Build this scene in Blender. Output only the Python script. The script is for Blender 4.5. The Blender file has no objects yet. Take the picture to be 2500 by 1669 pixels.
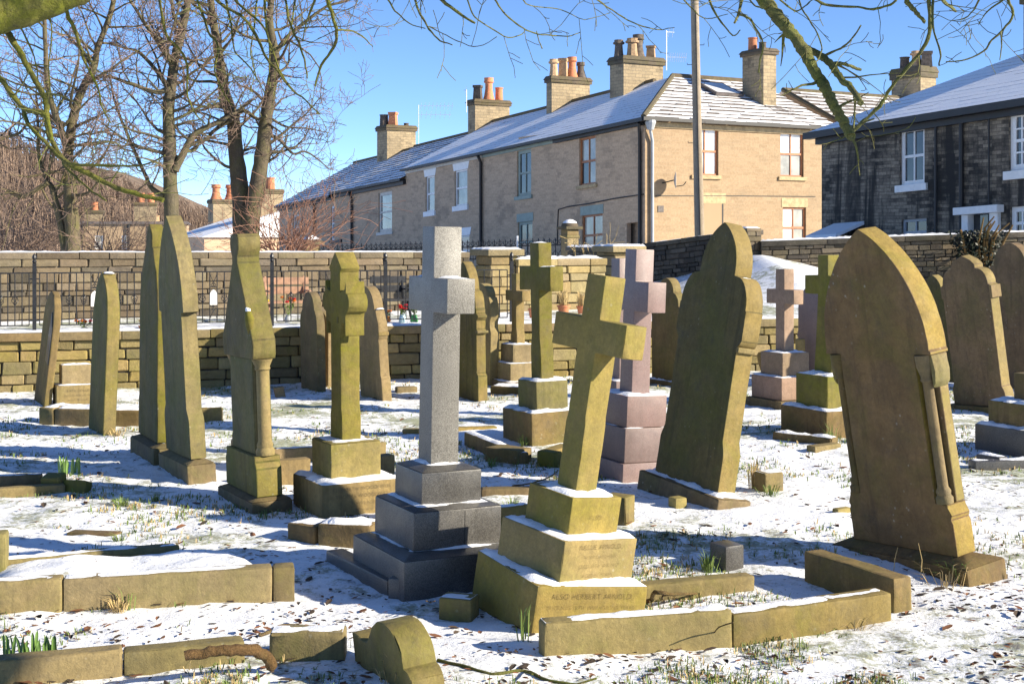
import bpy, bmesh, math, random
from mathutils import Vector, Matrix, noise
random.seed(7)
RAD = math.radians
scene = bpy.context.scene
col = scene.collection

# ---------------------------------------------------------------- camera, sky, sun, exposure
F, U0, V0, H = 3300.0, 1250.0, 575.0, 1.7      # focal length / principal point in photo pixels, eye height
cam_data = bpy.data.cameras.new('camera')
cam_data.sensor_width = 36.0
cam_data.lens = F / 2500.0 * 36.0
cam_data.shift_y = -(834.5 - V0) / 2500.0
cam_data.clip_start = 0.1
cam_data.clip_end = 3000.0
cam = bpy.data.objects.new('camera', cam_data)
cam.location = (0, 0, H)
cam.rotation_euler = (RAD(90), 0, 0)
col.objects.link(cam)
scene.camera = cam

SUN = Vector((1.36, -0.41, 0.63)).normalized()
EL = math.asin(SUN.z)
AZ = math.atan2(SUN.x, SUN.y)
world = bpy.data.worlds.new('World')
scene.world = world
world.use_nodes = True
wn = world.node_tree
wn.nodes.clear()
sky = wn.nodes.new('ShaderNodeTexSky')
sky.sky_type = 'NISHITA'
sky.sun_disc = False
sky.sun_elevation = EL
sky.sun_rotation = AZ
sky.altitude = 150
sky.air_density = 0.5
sky.dust_density = 0.0
sky.ozone_density = 4.5
bg = wn.nodes.new('ShaderNodeBackground')
bg.inputs[1].default_value = 0.112
wo = wn.nodes.new('ShaderNodeOutputWorld')
wn.links.new(sky.outputs[0], bg.inputs[0])
wn.links.new(bg.outputs[0], wo.inputs[0])

sun_data = bpy.data.lights.new('sun', 'SUN')
sun_data.energy = 5.0
sun_data.angle = RAD(0.55)
sun_data.color = (1.0, 0.89, 0.70)
sun = bpy.data.objects.new('sun', sun_data)
sun.rotation_euler = SUN.to_track_quat('Z', 'Y').to_euler()
sun.location = (20, -8, 12)
col.objects.link(sun)

scene.view_settings.view_transform = 'Standard'
scene.view_settings.look = 'None'
scene.view_settings.gamma = 1.0
scene.view_settings.use_curve_mapping = False
scene.view_settings.exposure = 1.1
scene.render.engine = 'CYCLES'

# ---------------------------------------------------------------- geometry helpers
def P(u, v, Y):
    return Vector(((u - U0) / F * Y, Y, H - (v - V0) / F * Y))
def G(u, v, z=0.0):
    return P(u, v, (H - z) * F / (v - V0))
def zat(v, Y):
    return H - (v - V0) / F * Y

class MB:
    """collects shapes and builds ONE mesh"""
    def __init__(s):
        s.v, s.f, s.m = [], [], []
    def add(s, verts, faces, mi=0):
        b = len(s.v)
        s.v += [tuple(p) for p in verts]
        for f in faces:
            s.f.append(tuple(i + b for i in f)); s.m.append(mi)
        return s
    def box(s, x0, x1, y0, y1, z0, z1, mi=0):
        v = [(x0,y0,z0),(x1,y0,z0),(x1,y1,z0),(x0,y1,z0),(x0,y0,z1),(x1,y0,z1),(x1,y1,z1),(x0,y1,z1)]
        return s.add(v, [(0,3,2,1),(4,5,6,7),(0,1,5,4),(1,2,6,5),(2,3,7,6),(3,0,4,7)], mi)
    def frustum(s, a, b, z0, z1, mi=0):        # a, b = (x0,x1,y0,y1)
        v = [(a[0],a[2],z0),(a[1],a[2],z0),(a[1],a[3],z0),(a[0],a[3],z0),(b[0],b[2],z1),(b[1],b[2],z1),(b[1],b[3],z1),(b[0],b[3],z1)]
        return s.add(v, [(0,3,2,1),(4,5,6,7),(0,1,5,4),(1,2,6,5),(2,3,7,6),(3,0,4,7)], mi)
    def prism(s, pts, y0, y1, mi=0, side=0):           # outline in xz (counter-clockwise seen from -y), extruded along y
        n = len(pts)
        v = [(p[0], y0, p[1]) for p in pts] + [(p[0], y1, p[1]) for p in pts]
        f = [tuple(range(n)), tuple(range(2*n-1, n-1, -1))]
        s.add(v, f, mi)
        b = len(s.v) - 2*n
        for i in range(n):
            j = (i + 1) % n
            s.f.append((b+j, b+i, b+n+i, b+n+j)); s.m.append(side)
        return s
    def tube(s, pts, rad, n=6, mi=0, cap=True):
        pts = [Vector(p) for p in pts]
        if not hasattr(rad, '__len__'): rad = [rad] * len(pts)
        vs, fs = [], []
        up = None
        for i, p in enumerate(pts):
            t = (pts[min(i+1, len(pts)-1)] - pts[max(i-1, 0)])
            t = t.normalized() if t.length > 1e-9 else Vector((0,0,1))
            if up is None:
                up = t.orthogonal().normalized()
            a = (up - t * up.dot(t))
            a = a.normalized() if a.length > 1e-6 else t.orthogonal().normalized()
            up = a
            b = t.cross(a)
            for k in range(n):
                c = 2 * math.pi * k / n
                vs.append(p + (a * math.cos(c) + b * math.sin(c)) * rad[i])
        for i in range(len(pts) - 1):
            for k in range(n):
                k2 = (k + 1) % n
                fs.append((i*n+k, i*n+k2, (i+1)*n+k2, (i+1)*n+k))
        if cap:
            fs.append(tuple(range(n-1, -1, -1)))
            fs.append(tuple((len(pts)-1)*n + k for k in range(n)))
        return s.add(vs, fs, mi)
    def lathe(s, prof, cx=0, cy=0, n=14, mi=0):     # prof = [(r,z)...] bottom to top
        vs, fs = [], []
        for r, z in prof:
            for k in range(n):
                c = 2 * math.pi * k / n
                vs.append((cx + r*math.cos(c), cy + r*math.sin(c), z))
        for i in range(len(prof) - 1):
            for k in range(n):
                k2 = (k+1) % n
                fs.append((i*n+k, i*n+k2, (i+1)*n+k2, (i+1)*n+k))
        fs.append(tuple(range(n-1, -1, -1)))
        fs.append(tuple((len(prof)-1)*n + k for k in range(n)))
        return s.add(vs, fs, mi)
    def xf(s, fn):
        s.v = [tuple(fn(*p)) for p in s.v]
        return s
    def mesh(s, name, mats, bevel=0.0, segs=2, smooth=None, rough=0.0, uv=False, wear=0.0, wlen=0.07):
        me = bpy.data.meshes.new(name)
        me.from_pydata(s.v, [], s.f)
        for m in (mats if isinstance(mats, (list, tuple)) else [mats]):
            me.materials.append(m)
        if isinstance(mats, (list, tuple)) and len(mats) > 1:
            me.polygons.foreach_set('material_index', s.m)
        if bevel > 0 or rough > 0:
            bm = bmesh.new(); bm.from_mesh(me)
            bmesh.ops.recalc_face_normals(bm, faces=bm.faces)
            if bevel > 0:
                ed = [e for e in bm.edges if len(e.link_faces) == 2 and e.calc_face_angle(0) > RAD(28)]
                bmesh.ops.bevel(bm, geom=ed, offset=bevel, segments=segs, profile=0.6, affect='EDGES', clamp_overlap=True)
            if rough > 0:
                for v in bm.verts:
                    n3 = noise.noise_vector(v.co * 6.0 + Vector((s.seed, 0, 0)) if hasattr(s, 'seed') else v.co * 6.0)
                    v.co += n3 * rough
            bm.to_mesh(me); bm.free()
        if wear > 0:
            weather(me, wear, wlen)
        if smooth is not None:
            me.polygons.foreach_set('use_smooth', [True] * len(me.polygons))
            if smooth < 170:
                me.set_sharp_from_angle(angle=RAD(smooth))
        if uv:
            box_uv(me)
        me.update()
        return me
    def build(s, name, mats, parent=None, **kw):
        return obj(name, s.mesh(name, mats, **kw), parent)

def weather(me, amp, maxlen):
    """uneven, pitted and chipped stone surface: refine the mesh and push it in along its normals"""
    bm = bmesh.new(); bm.from_mesh(me)
    bmesh.ops.recalc_face_normals(bm, faces=bm.faces)
    for _ in range(6):
        bmesh.ops.triangulate(bm, faces=bm.faces)
        ed = [e for e in bm.edges if e.calc_length() > maxlen]
        if not ed or len(bm.faces) > 9000: break
        bmesh.ops.subdivide_edges(bm, edges=ed, cuts=1)
    bmesh.ops.triangulate(bm, faces=bm.faces)
    bm.normal_update()
    sd = Vector((random.uniform(0, 90), random.uniform(0, 90), random.uniform(0, 90)))
    new = []
    for v in bm.verts:
        q = v.co + sd
        d = 0.8 * noise.noise(q * 4.0) + 0.5 * noise.noise(q * 13.0)
        sharp = max((e.calc_face_angle(0.0) for e in v.link_edges if len(e.link_faces) == 2), default=0.0)
        chip = 0.0
        if sharp > 0.3:
            chip = max(0.0, noise.noise(q * 11.0) - 0.12) * 4.5 + max(0.0, noise.noise(q * 3.3) - 0.3) * 5.0
        new.append(v.co + v.normal * amp * (d - chip - 0.3))
    for v, c in zip(bm.verts, new): v.co = c
    bm.to_mesh(me); bm.free()

def box_uv(me):
    lay = me.uv_layers.new(name='UVMap')
    vs = me.vertices
    for p in me.polygons:
        n = p.normal
        ax = max(range(3), key=lambda i: abs(n[i]))
        for li in p.loop_indices:
            c = vs[me.loops[li].vertex_index].co
            if ax == 0: lay.data[li].uv = (c.y, c.z)
            elif ax == 1: lay.data[li].uv = (c.x, c.z)
            else: lay.data[li].uv = (c.x, c.y)

def obj(name, me, parent=None):
    o = bpy.data.objects.new(name, me)
    col.objects.link(o)
    if parent is not None:
        o.parent = parent
    return o
def tag(o, label, cat, group=None):
    o['label'] = label; o['category'] = cat
    if group: o['group'] = group
    return o
def struct(o, kind='structure'):
    o['kind'] = kind
    return o
def thing(name, label, cat, loc=(0,0,0), yaw=0.0, lean=0.0, back=0.0, group=None):
    """Empty at the base of a thing; lean = tilt towards image right, back = tilt away from the camera"""
    o = bpy.data.objects.new(name, None)
    o.empty_display_size = 0.1
    col.objects.link(o)
    m = Matrix.Rotation(lean, 4, 'Y') @ Matrix.Rotation(-back, 4, 'X') @ Matrix.Rotation(yaw, 4, 'Z')
    o.rotation_euler = m.to_euler()
    o.location = loc
    return tag(o, label, cat, group)

# ---------------------------------------------------------------- materials
def new_mat(name):
    m = bpy.data.materials.new(name)
    m.use_nodes = True
    nt = m.node_tree
    nt.nodes.clear()
    out = nt.nodes.new('ShaderNodeOutputMaterial')
    b = nt.nodes.new('ShaderNodeBsdfPrincipled')
    nt.links.new(b.outputs[0], out.inputs[0])
    return m, nt, b
class NB:
    def __init__(s, nt): s.nt = nt
    def n(s, t, **kw):
        nd = s.nt.nodes.new(t)
        for k, v in kw.items(): setattr(nd, k, v)
        return nd
    def l(s, a, b): s.nt.links.new(a, b)
    def coord(s, kind='Object', scale=(1,1,1), loc=(0,0,0)):
        tc = s.n('ShaderNodeTexCoord')
        mp = s.n('ShaderNodeMapping')
        mp.inputs['Scale'].default_value = scale
        mp.inputs['Location'].default_value = loc
        s.l(tc.outputs[kind], mp.inputs[0])
        return mp.outputs[0]
    def noise(s, vec, scale, detail=6, rough=0.6, dist=0.0):
        nd = s.n('ShaderNodeTexNoise')
        nd.inputs['Scale'].default_value = scale
        nd.inputs['Detail'].default_value = detail
        nd.inputs['Roughness'].default_value = rough
        nd.inputs['Distortion'].default_value = dist
        s.l(vec, nd.inputs['Vector'])
        return nd.outputs['Fac']
    def ramp(s, fac, a, b, c0=0.0, c1=1.0):
        nd = s.n('ShaderNodeMapRange')
        nd.inputs['From Min'].default_value = a
        nd.inputs['From Max'].default_value = b
        nd.inputs['To Min'].default_value = c0
        nd.inputs['To Max'].default_value = c1
        nd.interpolation_type = 'SMOOTHSTEP'
        s.l(fac, nd.inputs['Value'])
        return nd.outputs[0]
    def mix(s, fac, a, b, mode='MIX'):
        nd = s.n('ShaderNodeMix', data_type='RGBA', blend_type=mode)
        for sock, val in ((nd.inputs[0], fac), (nd.inputs[6], a), (nd.inputs[7], b)):
            if hasattr(val, 'is_linked') or isinstance(val, bpy.types.NodeSocket): s.l(val, sock)
            elif isinstance(val, (int, float)): sock.default_value = val
            else: sock.default_value = (val[0], val[1], val[2], 1)
        return nd.outputs[2]
    def math(s, op, a, b=0.0):
        nd = s.n('ShaderNodeMath', operation=op)
        for sock, val in ((nd.inputs[0], a), (nd.inputs[1], b)):
            if isinstance(val, bpy.types.NodeSocket): s.l(val, sock)
            else: sock.default_value = val
        return nd.outputs[0]
    def bump(s, h, strength, dist, bsdf, prev=None):
        nd = s.n('ShaderNodeBump')
        nd.inputs['Strength'].default_value = strength
        nd.inputs['Distance'].default_value = dist
        s.l(h, nd.inputs['Height'])
        if prev is not None: s.l(prev, nd.inputs['Normal'])
        s.l(nd.outputs[0], bsdf.inputs['Normal'])
        return nd.outputs[0]
    def rnd(s):
        return s.n('ShaderNodeObjectInfo').outputs['Random']

ALB = 0.64       # overall albedo of the damp, algae-stained stone
def stone_mat(name, base, dark, moss=(0.17,0.18,0.035), moss_amt=0.4, streak=0.4, soot=0.3, rough=0.85, bump=0.35, vary=0.11, speck=0.0, lichen=0.0, scale=1.35):
    base, dark, moss = (tuple(x * ALB for x in c_) for c_ in (base, dark, moss))
    m, nt, b = new_mat(name)
    k = NB(nt)
    vec = k.coord('Object', (scale, scale, scale))
    r = k.rnd()
    off = k.n('ShaderNodeVectorMath', operation='ADD')
    cmb = k.n('ShaderNodeCombineXYZ')
    rs = k.math('MULTIPLY', r, 37.0)
    for i in range(3): k.l(rs, cmb.inputs[i])
    k.l(vec, off.inputs[0]); k.l(cmb.outputs[0], off.inputs[1])
    v2 = off.outputs[0]
    big = k.noise(v2, 3.2, 5, 0.62)
    c = k.mix(k.ramp(big, 0.34, 0.68), base, dark)
    # vertical water streaks
    mp = k.n('ShaderNodeMapping'); mp.inputs['Scale'].default_value = (14, 14, 1.1)
    k.l(v2, mp.inputs[0])
    st = k.noise(mp.outputs[0], 1.0, 5, 0.6)
    c = k.mix(k.math('MULTIPLY', k.ramp(st, 0.48, 0.72), streak), c, tuple(x * 0.45 for x in dark))
    # moss / algae film in uneven patches
    mo = k.noise(v2, 1.7, 5, 0.68, 0.6)
    c = k.mix(k.math('MULTIPLY', k.ramp(mo, 0.52 - 0.22 * moss_amt, 0.66), min(1.0, moss_amt * 1.5)), c, moss)
    # soot blotches
    so = k.noise(v2, 5.5, 5, 0.7)
    c = k.mix(k.math('MULTIPLY', k.ramp(so, 0.56, 0.74), soot), c, (0.035, 0.032, 0.028))
    if lichen > 0:
        vo = k.n('ShaderNodeTexVoronoi'); vo.inputs['Scale'].default_value = 16
        k.l(v2, vo.inputs['Vector'])
        li = k.ramp(vo.outputs['Distance'], 0.20, 0.10)
        ln = k.ramp(k.noise(v2, 2.4, 3, 0.5), 0.52, 0.64)
        c = k.mix(k.math('MULTIPLY', k.math('MULTIPLY', li, ln), lichen), c, (0.42, 0.41, 0.33))
    fine = k.noise(v2, 60, 3, 0.75)
    mid = k.noise(v2, 19, 4, 0.72, 0.4)
    c = k.mix(k.ramp(mid, 0.42, 0.70, 0.0, 0.34 if rough > 0.6 else 0.2), c, tuple(x * 0.42 for x in dark))
    c = k.mix(k.ramp(mid, 0.44, 0.28, 0.0, 0.2 if rough > 0.6 else 0.1), c, tuple(min(0.6, x * 1.45) for x in base))
    c = k.mix(k.ramp(fine, 0.3, 0.7, 0.0, 0.42), c, tuple(x * 0.5 for x in base))
    if speck > 0:
        sp = k.noise(v2, 190, 2, 0.9)
        c = k.mix(k.math('MULTIPLY', k.ramp(sp, 0.42, 0.62), speck), c, (0.42, 0.41, 0.38))
    hv = k.n('ShaderNodeHueSaturation')
    k.l(c, hv.inputs['Color'])
    k.l(k.ramp(r, 0, 1, 1 - vary, 1 + vary), hv.inputs['Value'])
    r2 = k.math('FRACT', k.math('MULTIPLY', r, 17.3))
    k.l(k.ramp(r2, 0, 1, 0.491, 0.507), hv.inputs['Hue'])
    k.l(k.ramp(k.math('FRACT', k.math('MULTIPLY', r, 7.7)), 0, 1, 1.0, 1.2), hv.inputs['Saturation'])
    k.l(hv.outputs[0], b.inputs['Base Color'])
    k.l(k.ramp(so, 0.3, 0.7, min(1, rough + 0.08), rough - 0.08), b.inputs['Roughness'])
    p = k.bump(fine, bump, 0.004, b)
    p = k.bump(mid, bump * 1.1, 0.008, b, p)
    p = k.bump(so, bump * 1.2, 0.012, b, p)
    return m

def plain_mat(name, c, rough=0.6, metal=0.0, vary=0.0, nscale=20, namt=0.25, bump=0.0, coords='Object'):
    m, nt, b = new_mat(name)
    k = NB(nt)
    vec = k.coord(coords)
    nz = k.noise(vec, nscale, 6, 0.65)
    cc = k.mix(k.ramp(nz, 0.3, 0.72), tuple(x * (1 + namt) for x in c), tuple(x * (1 - namt) for x in c))
    if vary:
        hv = k.n('ShaderNodeHueSaturation')
        k.l(cc, hv.inputs['Color'])
        k.l(k.ramp(k.rnd(), 0, 1, 1 - vary, 1 + vary), hv.inputs['Value'])
        cc = hv.outputs[0]
    k.l(cc, b.inputs['Base Color'])
    b.inputs['Roughness'].default_value = rough
    b.inputs['Metallic'].default_value = metal
    if bump: k.bump(nz, bump, 0.01, b)
    return m

# gravestone materials (algae-stained gritstone, granites)
M = {}
M['grit']   = stone_mat('gritstone_olive', (0.40,0.315,0.135), (0.27,0.215,0.10), moss=(0.235,0.225,0.05), moss_amt=0.42, streak=0.5, soot=0.45, lichen=0.3)
M['mossy']  = stone_mat('gritstone_green', (0.34,0.285,0.10), (0.22,0.19,0.07), moss=(0.21,0.215,0.035), moss_amt=0.6, streak=0.45, soot=0.4)
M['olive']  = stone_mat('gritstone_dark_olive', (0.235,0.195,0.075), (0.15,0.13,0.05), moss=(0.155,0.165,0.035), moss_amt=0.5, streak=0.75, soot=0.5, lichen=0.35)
M['brown']  = stone_mat('gritstone_brown', (0.34,0.24,0.12), (0.21,0.15,0.078), moss=(0.19,0.18,0.05), moss_amt=0.35, streak=0.55, soot=0.4, lichen=0.5)
M['tan']    = stone_mat('sandstone_tan', (0.44,0.335,0.17), (0.31,0.235,0.12), moss=(0.27,0.25,0.07), moss_amt=0.28, streak=0.45, soot=0.4)
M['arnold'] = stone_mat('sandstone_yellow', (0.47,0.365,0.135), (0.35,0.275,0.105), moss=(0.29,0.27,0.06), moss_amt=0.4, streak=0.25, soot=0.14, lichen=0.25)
M['granite']= stone_mat('grey_granite', (0.185,0.175,0.16), (0.135,0.127,0.115), moss=(0.16,0.15,0.12), moss_amt=0.15, streak=0.35, soot=0.2, rough=0.5, bump=0.12, speck=0.45)
M['granite_dark']= stone_mat('dark_granite', (0.10,0.096,0.092), (0.06,0.057,0.055), moss=(0.14,0.13,0.11), moss_amt=0.25, streak=0.5, soot=0.3, rough=0.36, bump=0.1, speck=0.2)
M['pink']   = stone_mat('pink_granite', (0.34,0.225,0.205), (0.27,0.18,0.165), moss=(0.30,0.22,0.19), moss_amt=0.2, streak=0.25, soot=0.2, rough=0.45, bump=0.1, speck=0.18)
M['pale_pink'] = stone_mat('pale_pink_sandstone', (0.50,0.35,0.24), (0.40,0.28,0.19), moss=(0.40,0.31,0.18), moss_amt=0.2, streak=0.2, soot=0.12, bump=0.2)
M['wallstone'] = stone_mat('wall_stone', (0.44,0.35,0.17), (0.33,0.265,0.125), moss=(0.31,0.28,0.08), moss_amt=0.35, streak=0.0, soot=0.2, bump=0.8, vary=0.26)
M['wallgrey'] = stone_mat('wall_stone_grey', (0.29,0.235,0.155), (0.20,0.16,0.11), moss=(0.22,0.19,0.10), moss_amt=0.25, streak=0.0, soot=0.45, bump=0.8, vary=0.3)
M['walldark'] = stone_mat('wall_stone_dark', (0.20,0.165,0.12), (0.10,0.085,0.065), moss=(0.13,0.12,0.07), moss_amt=0.25, streak=0.0, soot=0.75, bump=0.8, vary=0.4)
M['pier'] = stone_mat('pier_stone', (0.50,0.40,0.215), (0.37,0.295,0.155), moss=(0.36,0.31,0.13), moss_amt=0.2, streak=0.0, soot=0.15, bump=0.8, vary=0.2)
M['mortar_pale'] = plain_mat('mortar_brown', (0.17,0.14,0.10), 0.95, nscale=8, namt=0.45, bump=0.4)
M['mortar'] = plain_mat('mortar_dark', (0.045,0.04,0.032), 0.95, nscale=12, namt=0.4, bump=0.4)
M['letter'] = plain_mat('carved_letters', (0.115,0.082,0.03), 0.95, nscale=30, namt=0.4)
M['letter_brown'] = plain_mat('carved_letters_brown', (0.10,0.08,0.045), 0.95, nscale=30, namt=0.4)
M['iron'] = plain_mat('black_iron', (0.022,0.023,0.026), 0.45, 0.3, nscale=25, namt=0.4)
M['white'] = plain_mat('white_paint', (0.80,0.80,0.79), 0.5, nscale=6, namt=0.06)
M['terracotta'] = plain_mat('terracotta', (0.50,0.19,0.09), 0.8, vary=0.2, nscale=14, namt=0.2)
M['pot_buff'] = plain_mat('buff_clay', (0.42,0.28,0.16), 0.85, vary=0.2, nscale=10, namt=0.3)
M['pot_dark'] = plain_mat('sooty_clay', (0.10,0.08,0.065), 0.9, vary=0.2, nscale=10, namt=0.4)
M['bark'] = stone_mat('bark_grey', (0.23,0.185,0.115), (0.13,0.105,0.07), moss=(0.19,0.185,0.06), moss_amt=0.5, streak=0.5, soot=0.4, bump=1.2, vary=0.08, scale=1.8)
M['twig'] = plain_mat('twig_brown', (0.17,0.115,0.085), 0.85, nscale=4, namt=0.35)
M['bark_green'] = stone_mat('bark_mossy', (0.30,0.285,0.085), (0.16,0.155,0.05), moss=(0.27,0.30,0.05), moss_amt=0.7, streak=0.0, soot=0.6, bump=1.1, vary=0.08, scale=4.5)
M['deadwood'] = stone_mat('dead_wood', (0.36,0.24,0.11), (0.20,0.13,0.06), moss=(0.25,0.21,0.07), moss_amt=0.25, streak=0.0, soot=0.5, bump=1.2, scale=5.0)
M['straw'] = plain_mat('dry_grass', (0.42,0.31,0.14), 0.85, nscale=3, namt=0.3)
M['grass'] = plain_mat('grass_blades', (0.12,0.175,0.035), 0.7, nscale=2.5, namt=0.4)
M['shoot'] = plain_mat('daffodil_shoot', (0.13,0.23,0.055), 0.5, nscale=6, namt=0.3)
M['leaf'] = plain_mat('dead_leaf', (0.15,0.062,0.026), 0.85, nscale=2.0, namt=0.55)
M['leaf2'] = plain_mat('dark_litter', (0.045,0.03,0.02), 0.9, nscale=3.0, namt=0.4)
M['soil'] = plain_mat('wet_soil', (0.035,0.028,0.02), 0.95, nscale=9, namt=0.4, bump=0.6)

def snow_mat(name, dirt=0.0):
    m, nt, b = new_mat(name)
    k = NB(nt)
    vec = k.coord('Object')
    nz = k.noise(vec, 9, 6, 0.6)
    c = k.mix(k.ramp(nz, 0.3, 0.7), (0.86,0.88,0.92), (0.78,0.81,0.87))
    if dirt:
        c = k.mix(k.math('MULTIPLY', k.ramp(k.noise(vec, 38, 5, 0.7), 0.6, 0.7), dirt), c, (0.12,0.10,0.06))
    k.l(c, b.inputs['Base Color'])
    b.inputs['Roughness'].default_value = 0.7
    p = k.bump(k.noise(vec, 70, 4, 0.7), 0.6, 0.008, b)
    k.bump(nz, 0.4, 0.02, b, p)
    return m
M['snow'] = snow_mat('snow')
M['snow_dirty'] = snow_mat('snow_thin', 0.5)

def ground_mat():
    m, nt, b = new_mat('snowy_turf')
    k = NB(nt)
    vec = k.coord('Object')
    n1 = k.noise(vec, 0.75, 4, 0.55)
    n2 = k.noise(vec, 7.0, 8, 0.68, 0.3)
    n3 = k.noise(vec, 42, 5, 0.72)
    s = k.math('ADD', k.math('MULTIPLY', n1, 0.75), k.math('ADD', k.math('MULTIPLY', n2, 0.65), k.math('MULTIPLY', n3, 0.42)))
    sx = k.n('ShaderNodeSeparateXYZ'); k.l(vec, sx.inputs[0])
    s = k.math('ADD', s, k.math('MULTIPLY', k.ramp(sx.outputs[1], 7.5, 11.0), 0.05))     # snow lies thinner further back
    s = k.math('ADD', s, k.math('MULTIPLY', k.math('MULTIPLY', k.ramp(sx.outputs[1], 6.1, 5.5), k.ramp(sx.outputs[0], -0.2, 1.0)), 0.045))
    mask = k.ramp(s, 0.925, 1.075)
    g = k.mix(k.ramp(n3, 0.35, 0.65), (0.13,0.19,0.035), (0.23,0.22,0.075))
    g = k.mix(k.ramp(n2, 0.56, 0.68), g, (0.085,0.06,0.03))
    sn = k.mix(k.ramp(n2, 0.3, 0.7), (0.86,0.88,0.91), (0.77,0.80,0.86))
    # leaf specks frozen into the snow
    n4 = k.noise(vec, 30, 4, 0.65)
    sn = k.mix(k.ramp(n4, 0.655, 0.69), sn, (0.10,0.055,0.03))
    c = k.mix(k.math('MULTIPLY', mask, 0.80), sn, g)
    k.l(c, b.inputs['Base Color'])
    b.inputs['Roughness'].default_value = 0.8
    p = k.bump(n3, 0.5, 0.012, b)
    k.bump(n2, 0.5, 0.03, b, p)
    return m
M['ground'] = ground_mat()

def coursed_mat(name, c1, c2, mortar, bw, bh, soot=0.3, soot_col=(0.02,0.018,0.016), sscale=(0.6,0.9), cont=0.5, streaky=0.0, lo=0.52):
    m, nt, b = new_mat(name)
    k = NB(nt)
    vec = k.coord('UV')
    # wobble so courses are not ruler straight
    nv = k.n('ShaderNodeTexNoise'); nv.inputs['Scale'].default_value = 1.8; nv.inputs['Detail'].default_value = 3
    k.l(vec, nv.inputs['Vector'])
    va = k.n('ShaderNodeVectorMath', operation='SCALE'); va.inputs['Scale'].default_value = 0.05
    k.l(nv.outputs['Color'], va.inputs[0])
    vb = k.n('ShaderNodeVectorMath', operation='ADD')
    k.l(vec, vb.inputs[0]); k.l(va.outputs[0], vb.inputs[1])
    br = k.n('ShaderNodeTexBrick')
    br.inputs['Scale'].default_value = 1.0
    br.inputs['Brick Width'].default_value = bw
    br.inputs['Row Height'].default_value = bh
    br.inputs['Mortar Size'].default_value = min(0.012, bh * 0.11)
    br.inputs['Mortar Smooth'].default_value = 0.35
    br.inputs['Bias'].default_value = 0.0
    br.inputs['Color1'].default_value = (*c1, 1); br.inputs['Color2'].default_value = (*c2, 1)
    br.inputs['Mortar'].default_value = (*mortar, 1)
    k.l(vb.outputs[0], br.inputs['Vector'])
    # single dark stones
    bk = k.n('ShaderNodeTexBrick')
    for nme, val in (('Scale',1.0),('Brick Width',bw),('Row Height',bh),('Mortar Size',0.0)):
        bk.inputs[nme].default_value = val
    bk.inputs['Color1'].default_value = (0,0,0,1); bk.inputs['Color2'].default_value = (1,1,1,1)
    bk.inputs['Bias'].default_value = -0.1
    k.l(vb.outputs[0], bk.inputs['Vector'])
    big = k.noise(vec, sscale[0], 7, 0.7)
    fine = k.noise(vec, 14, 6, 0.7)
    c = k.mix(k.ramp(fine, 0.3, 0.75, 0, cont), br.outputs['Color'], tuple(x * 0.5 for x in c2))
    sm = k.math('MULTIPLY', k.ramp(k.math('ADD', big, k.math('MULTIPLY', bk.outputs['Color'], 0.09)), lo, lo + 0.18), soot)
    c = k.mix(sm, c, soot_col)
    if streaky:
        mp = k.n('ShaderNodeMapping'); mp.inputs['Scale'].default_value = (1.5, 0.16, 1)
        k.l(vec, mp.inputs[0])
        stn = k.noise(mp.outputs[0], 1.0, 5, 0.7, 0.5)
        c = k.mix(k.math('MULTIPLY', k.ramp(stn, 0.50, 0.62), streaky), c, soot_col)
    k.l(c, b.inputs['Base Color'])
    b.inputs['Roughness'].default_value = 0.9
    p = k.bump(br.outputs['Fac'], -0.7, 0.02, b)
    k.bump(fine, 0.5, 0.015, b, p)
    return m
M['house_lit'] = coursed_mat('coursed_stone_buff', (0.40,0.285,0.175), (0.335,0.235,0.14), (0.37,0.275,0.175), 0.34, 0.115, soot=0.25, soot_col=(0.20,0.16,0.11))
M['house_grey'] = coursed_mat('coursed_stone_grey', (0.60,0.43,0.285), (0.49,0.35,0.23), (0.56,0.41,0.28), 0.28, 0.10, soot=0.4, soot_col=(0.14,0.115,0.09))
M['house_dark'] = coursed_mat('coursed_stone_sooty', (0.36,0.30,0.22), (0.20,0.165,0.125), (0.14,0.115,0.09), 0.25, 0.078, soot=0.95, soot_col=(0.022,0.02,0.018), cont=0.7, streaky=0.95, lo=0.475)
M['stack'] = coursed_mat('chimney_stone', (0.40,0.31,0.19), (0.30,0.235,0.145), (0.22,0.18,0.12), 0.30, 0.12, soot=0.6, soot_col=(0.05,0.042,0.035), sscale=(1.2,1))
M['cap'] = stone_mat('chimney_cap', (0.24,0.19,0.125), (0.14,0.115,0.08), moss=(0.19,0.17,0.07), moss_amt=0.5, streak=0.2, soot=0.5, bump=0.8)
M['slate'] = plain_mat('slate', (0.10,0.085,0.08), 0.7, nscale=5, namt=0.4)
def roof_snow(name, thin):
    m, nt, b = new_mat(name)
    k = NB(nt)
    vec = k.coord('Object')
    n1 = k.noise(vec, 0.55, 5, 0.6); n2 = k.noise(vec, 5.5, 7, 0.75)
    s = k.math('ADD', n1, k.math('MULTIPLY', n2, 0.45))
    mask = k.ramp(s, thin, thin + 0.09)
    c = k.mix(mask, (0.90,0.91,0.93), (0.10,0.082,0.078))
    k.l(c, b.inputs['Base Color'])
    b.inputs['Roughness'].default_value = 0.75
    k.bump(n2, 0.4, 0.02, b)
    return m
M['roof_thick'] = roof_snow('roof_snow_thick', 0.92)
M['roof_mid'] = roof_snow('roof_snow_mid', 0.90)
M['roof_thin'] = roof_snow('roof_snow_thin', 0.85)
M['gutter'] = plain_mat('black_gutter', (0.012,0.012,0.013), 0.5, nscale=3, namt=0.3)
M['pale_pipe'] = plain_mat('pale_grey_pipe', (0.36,0.38,0.40), 0.5, nscale=3, namt=0.1)
M['brownframe'] = plain_mat('brown_timber', (0.34,0.125,0.045), 0.5, nscale=5, namt=0.2)
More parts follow.
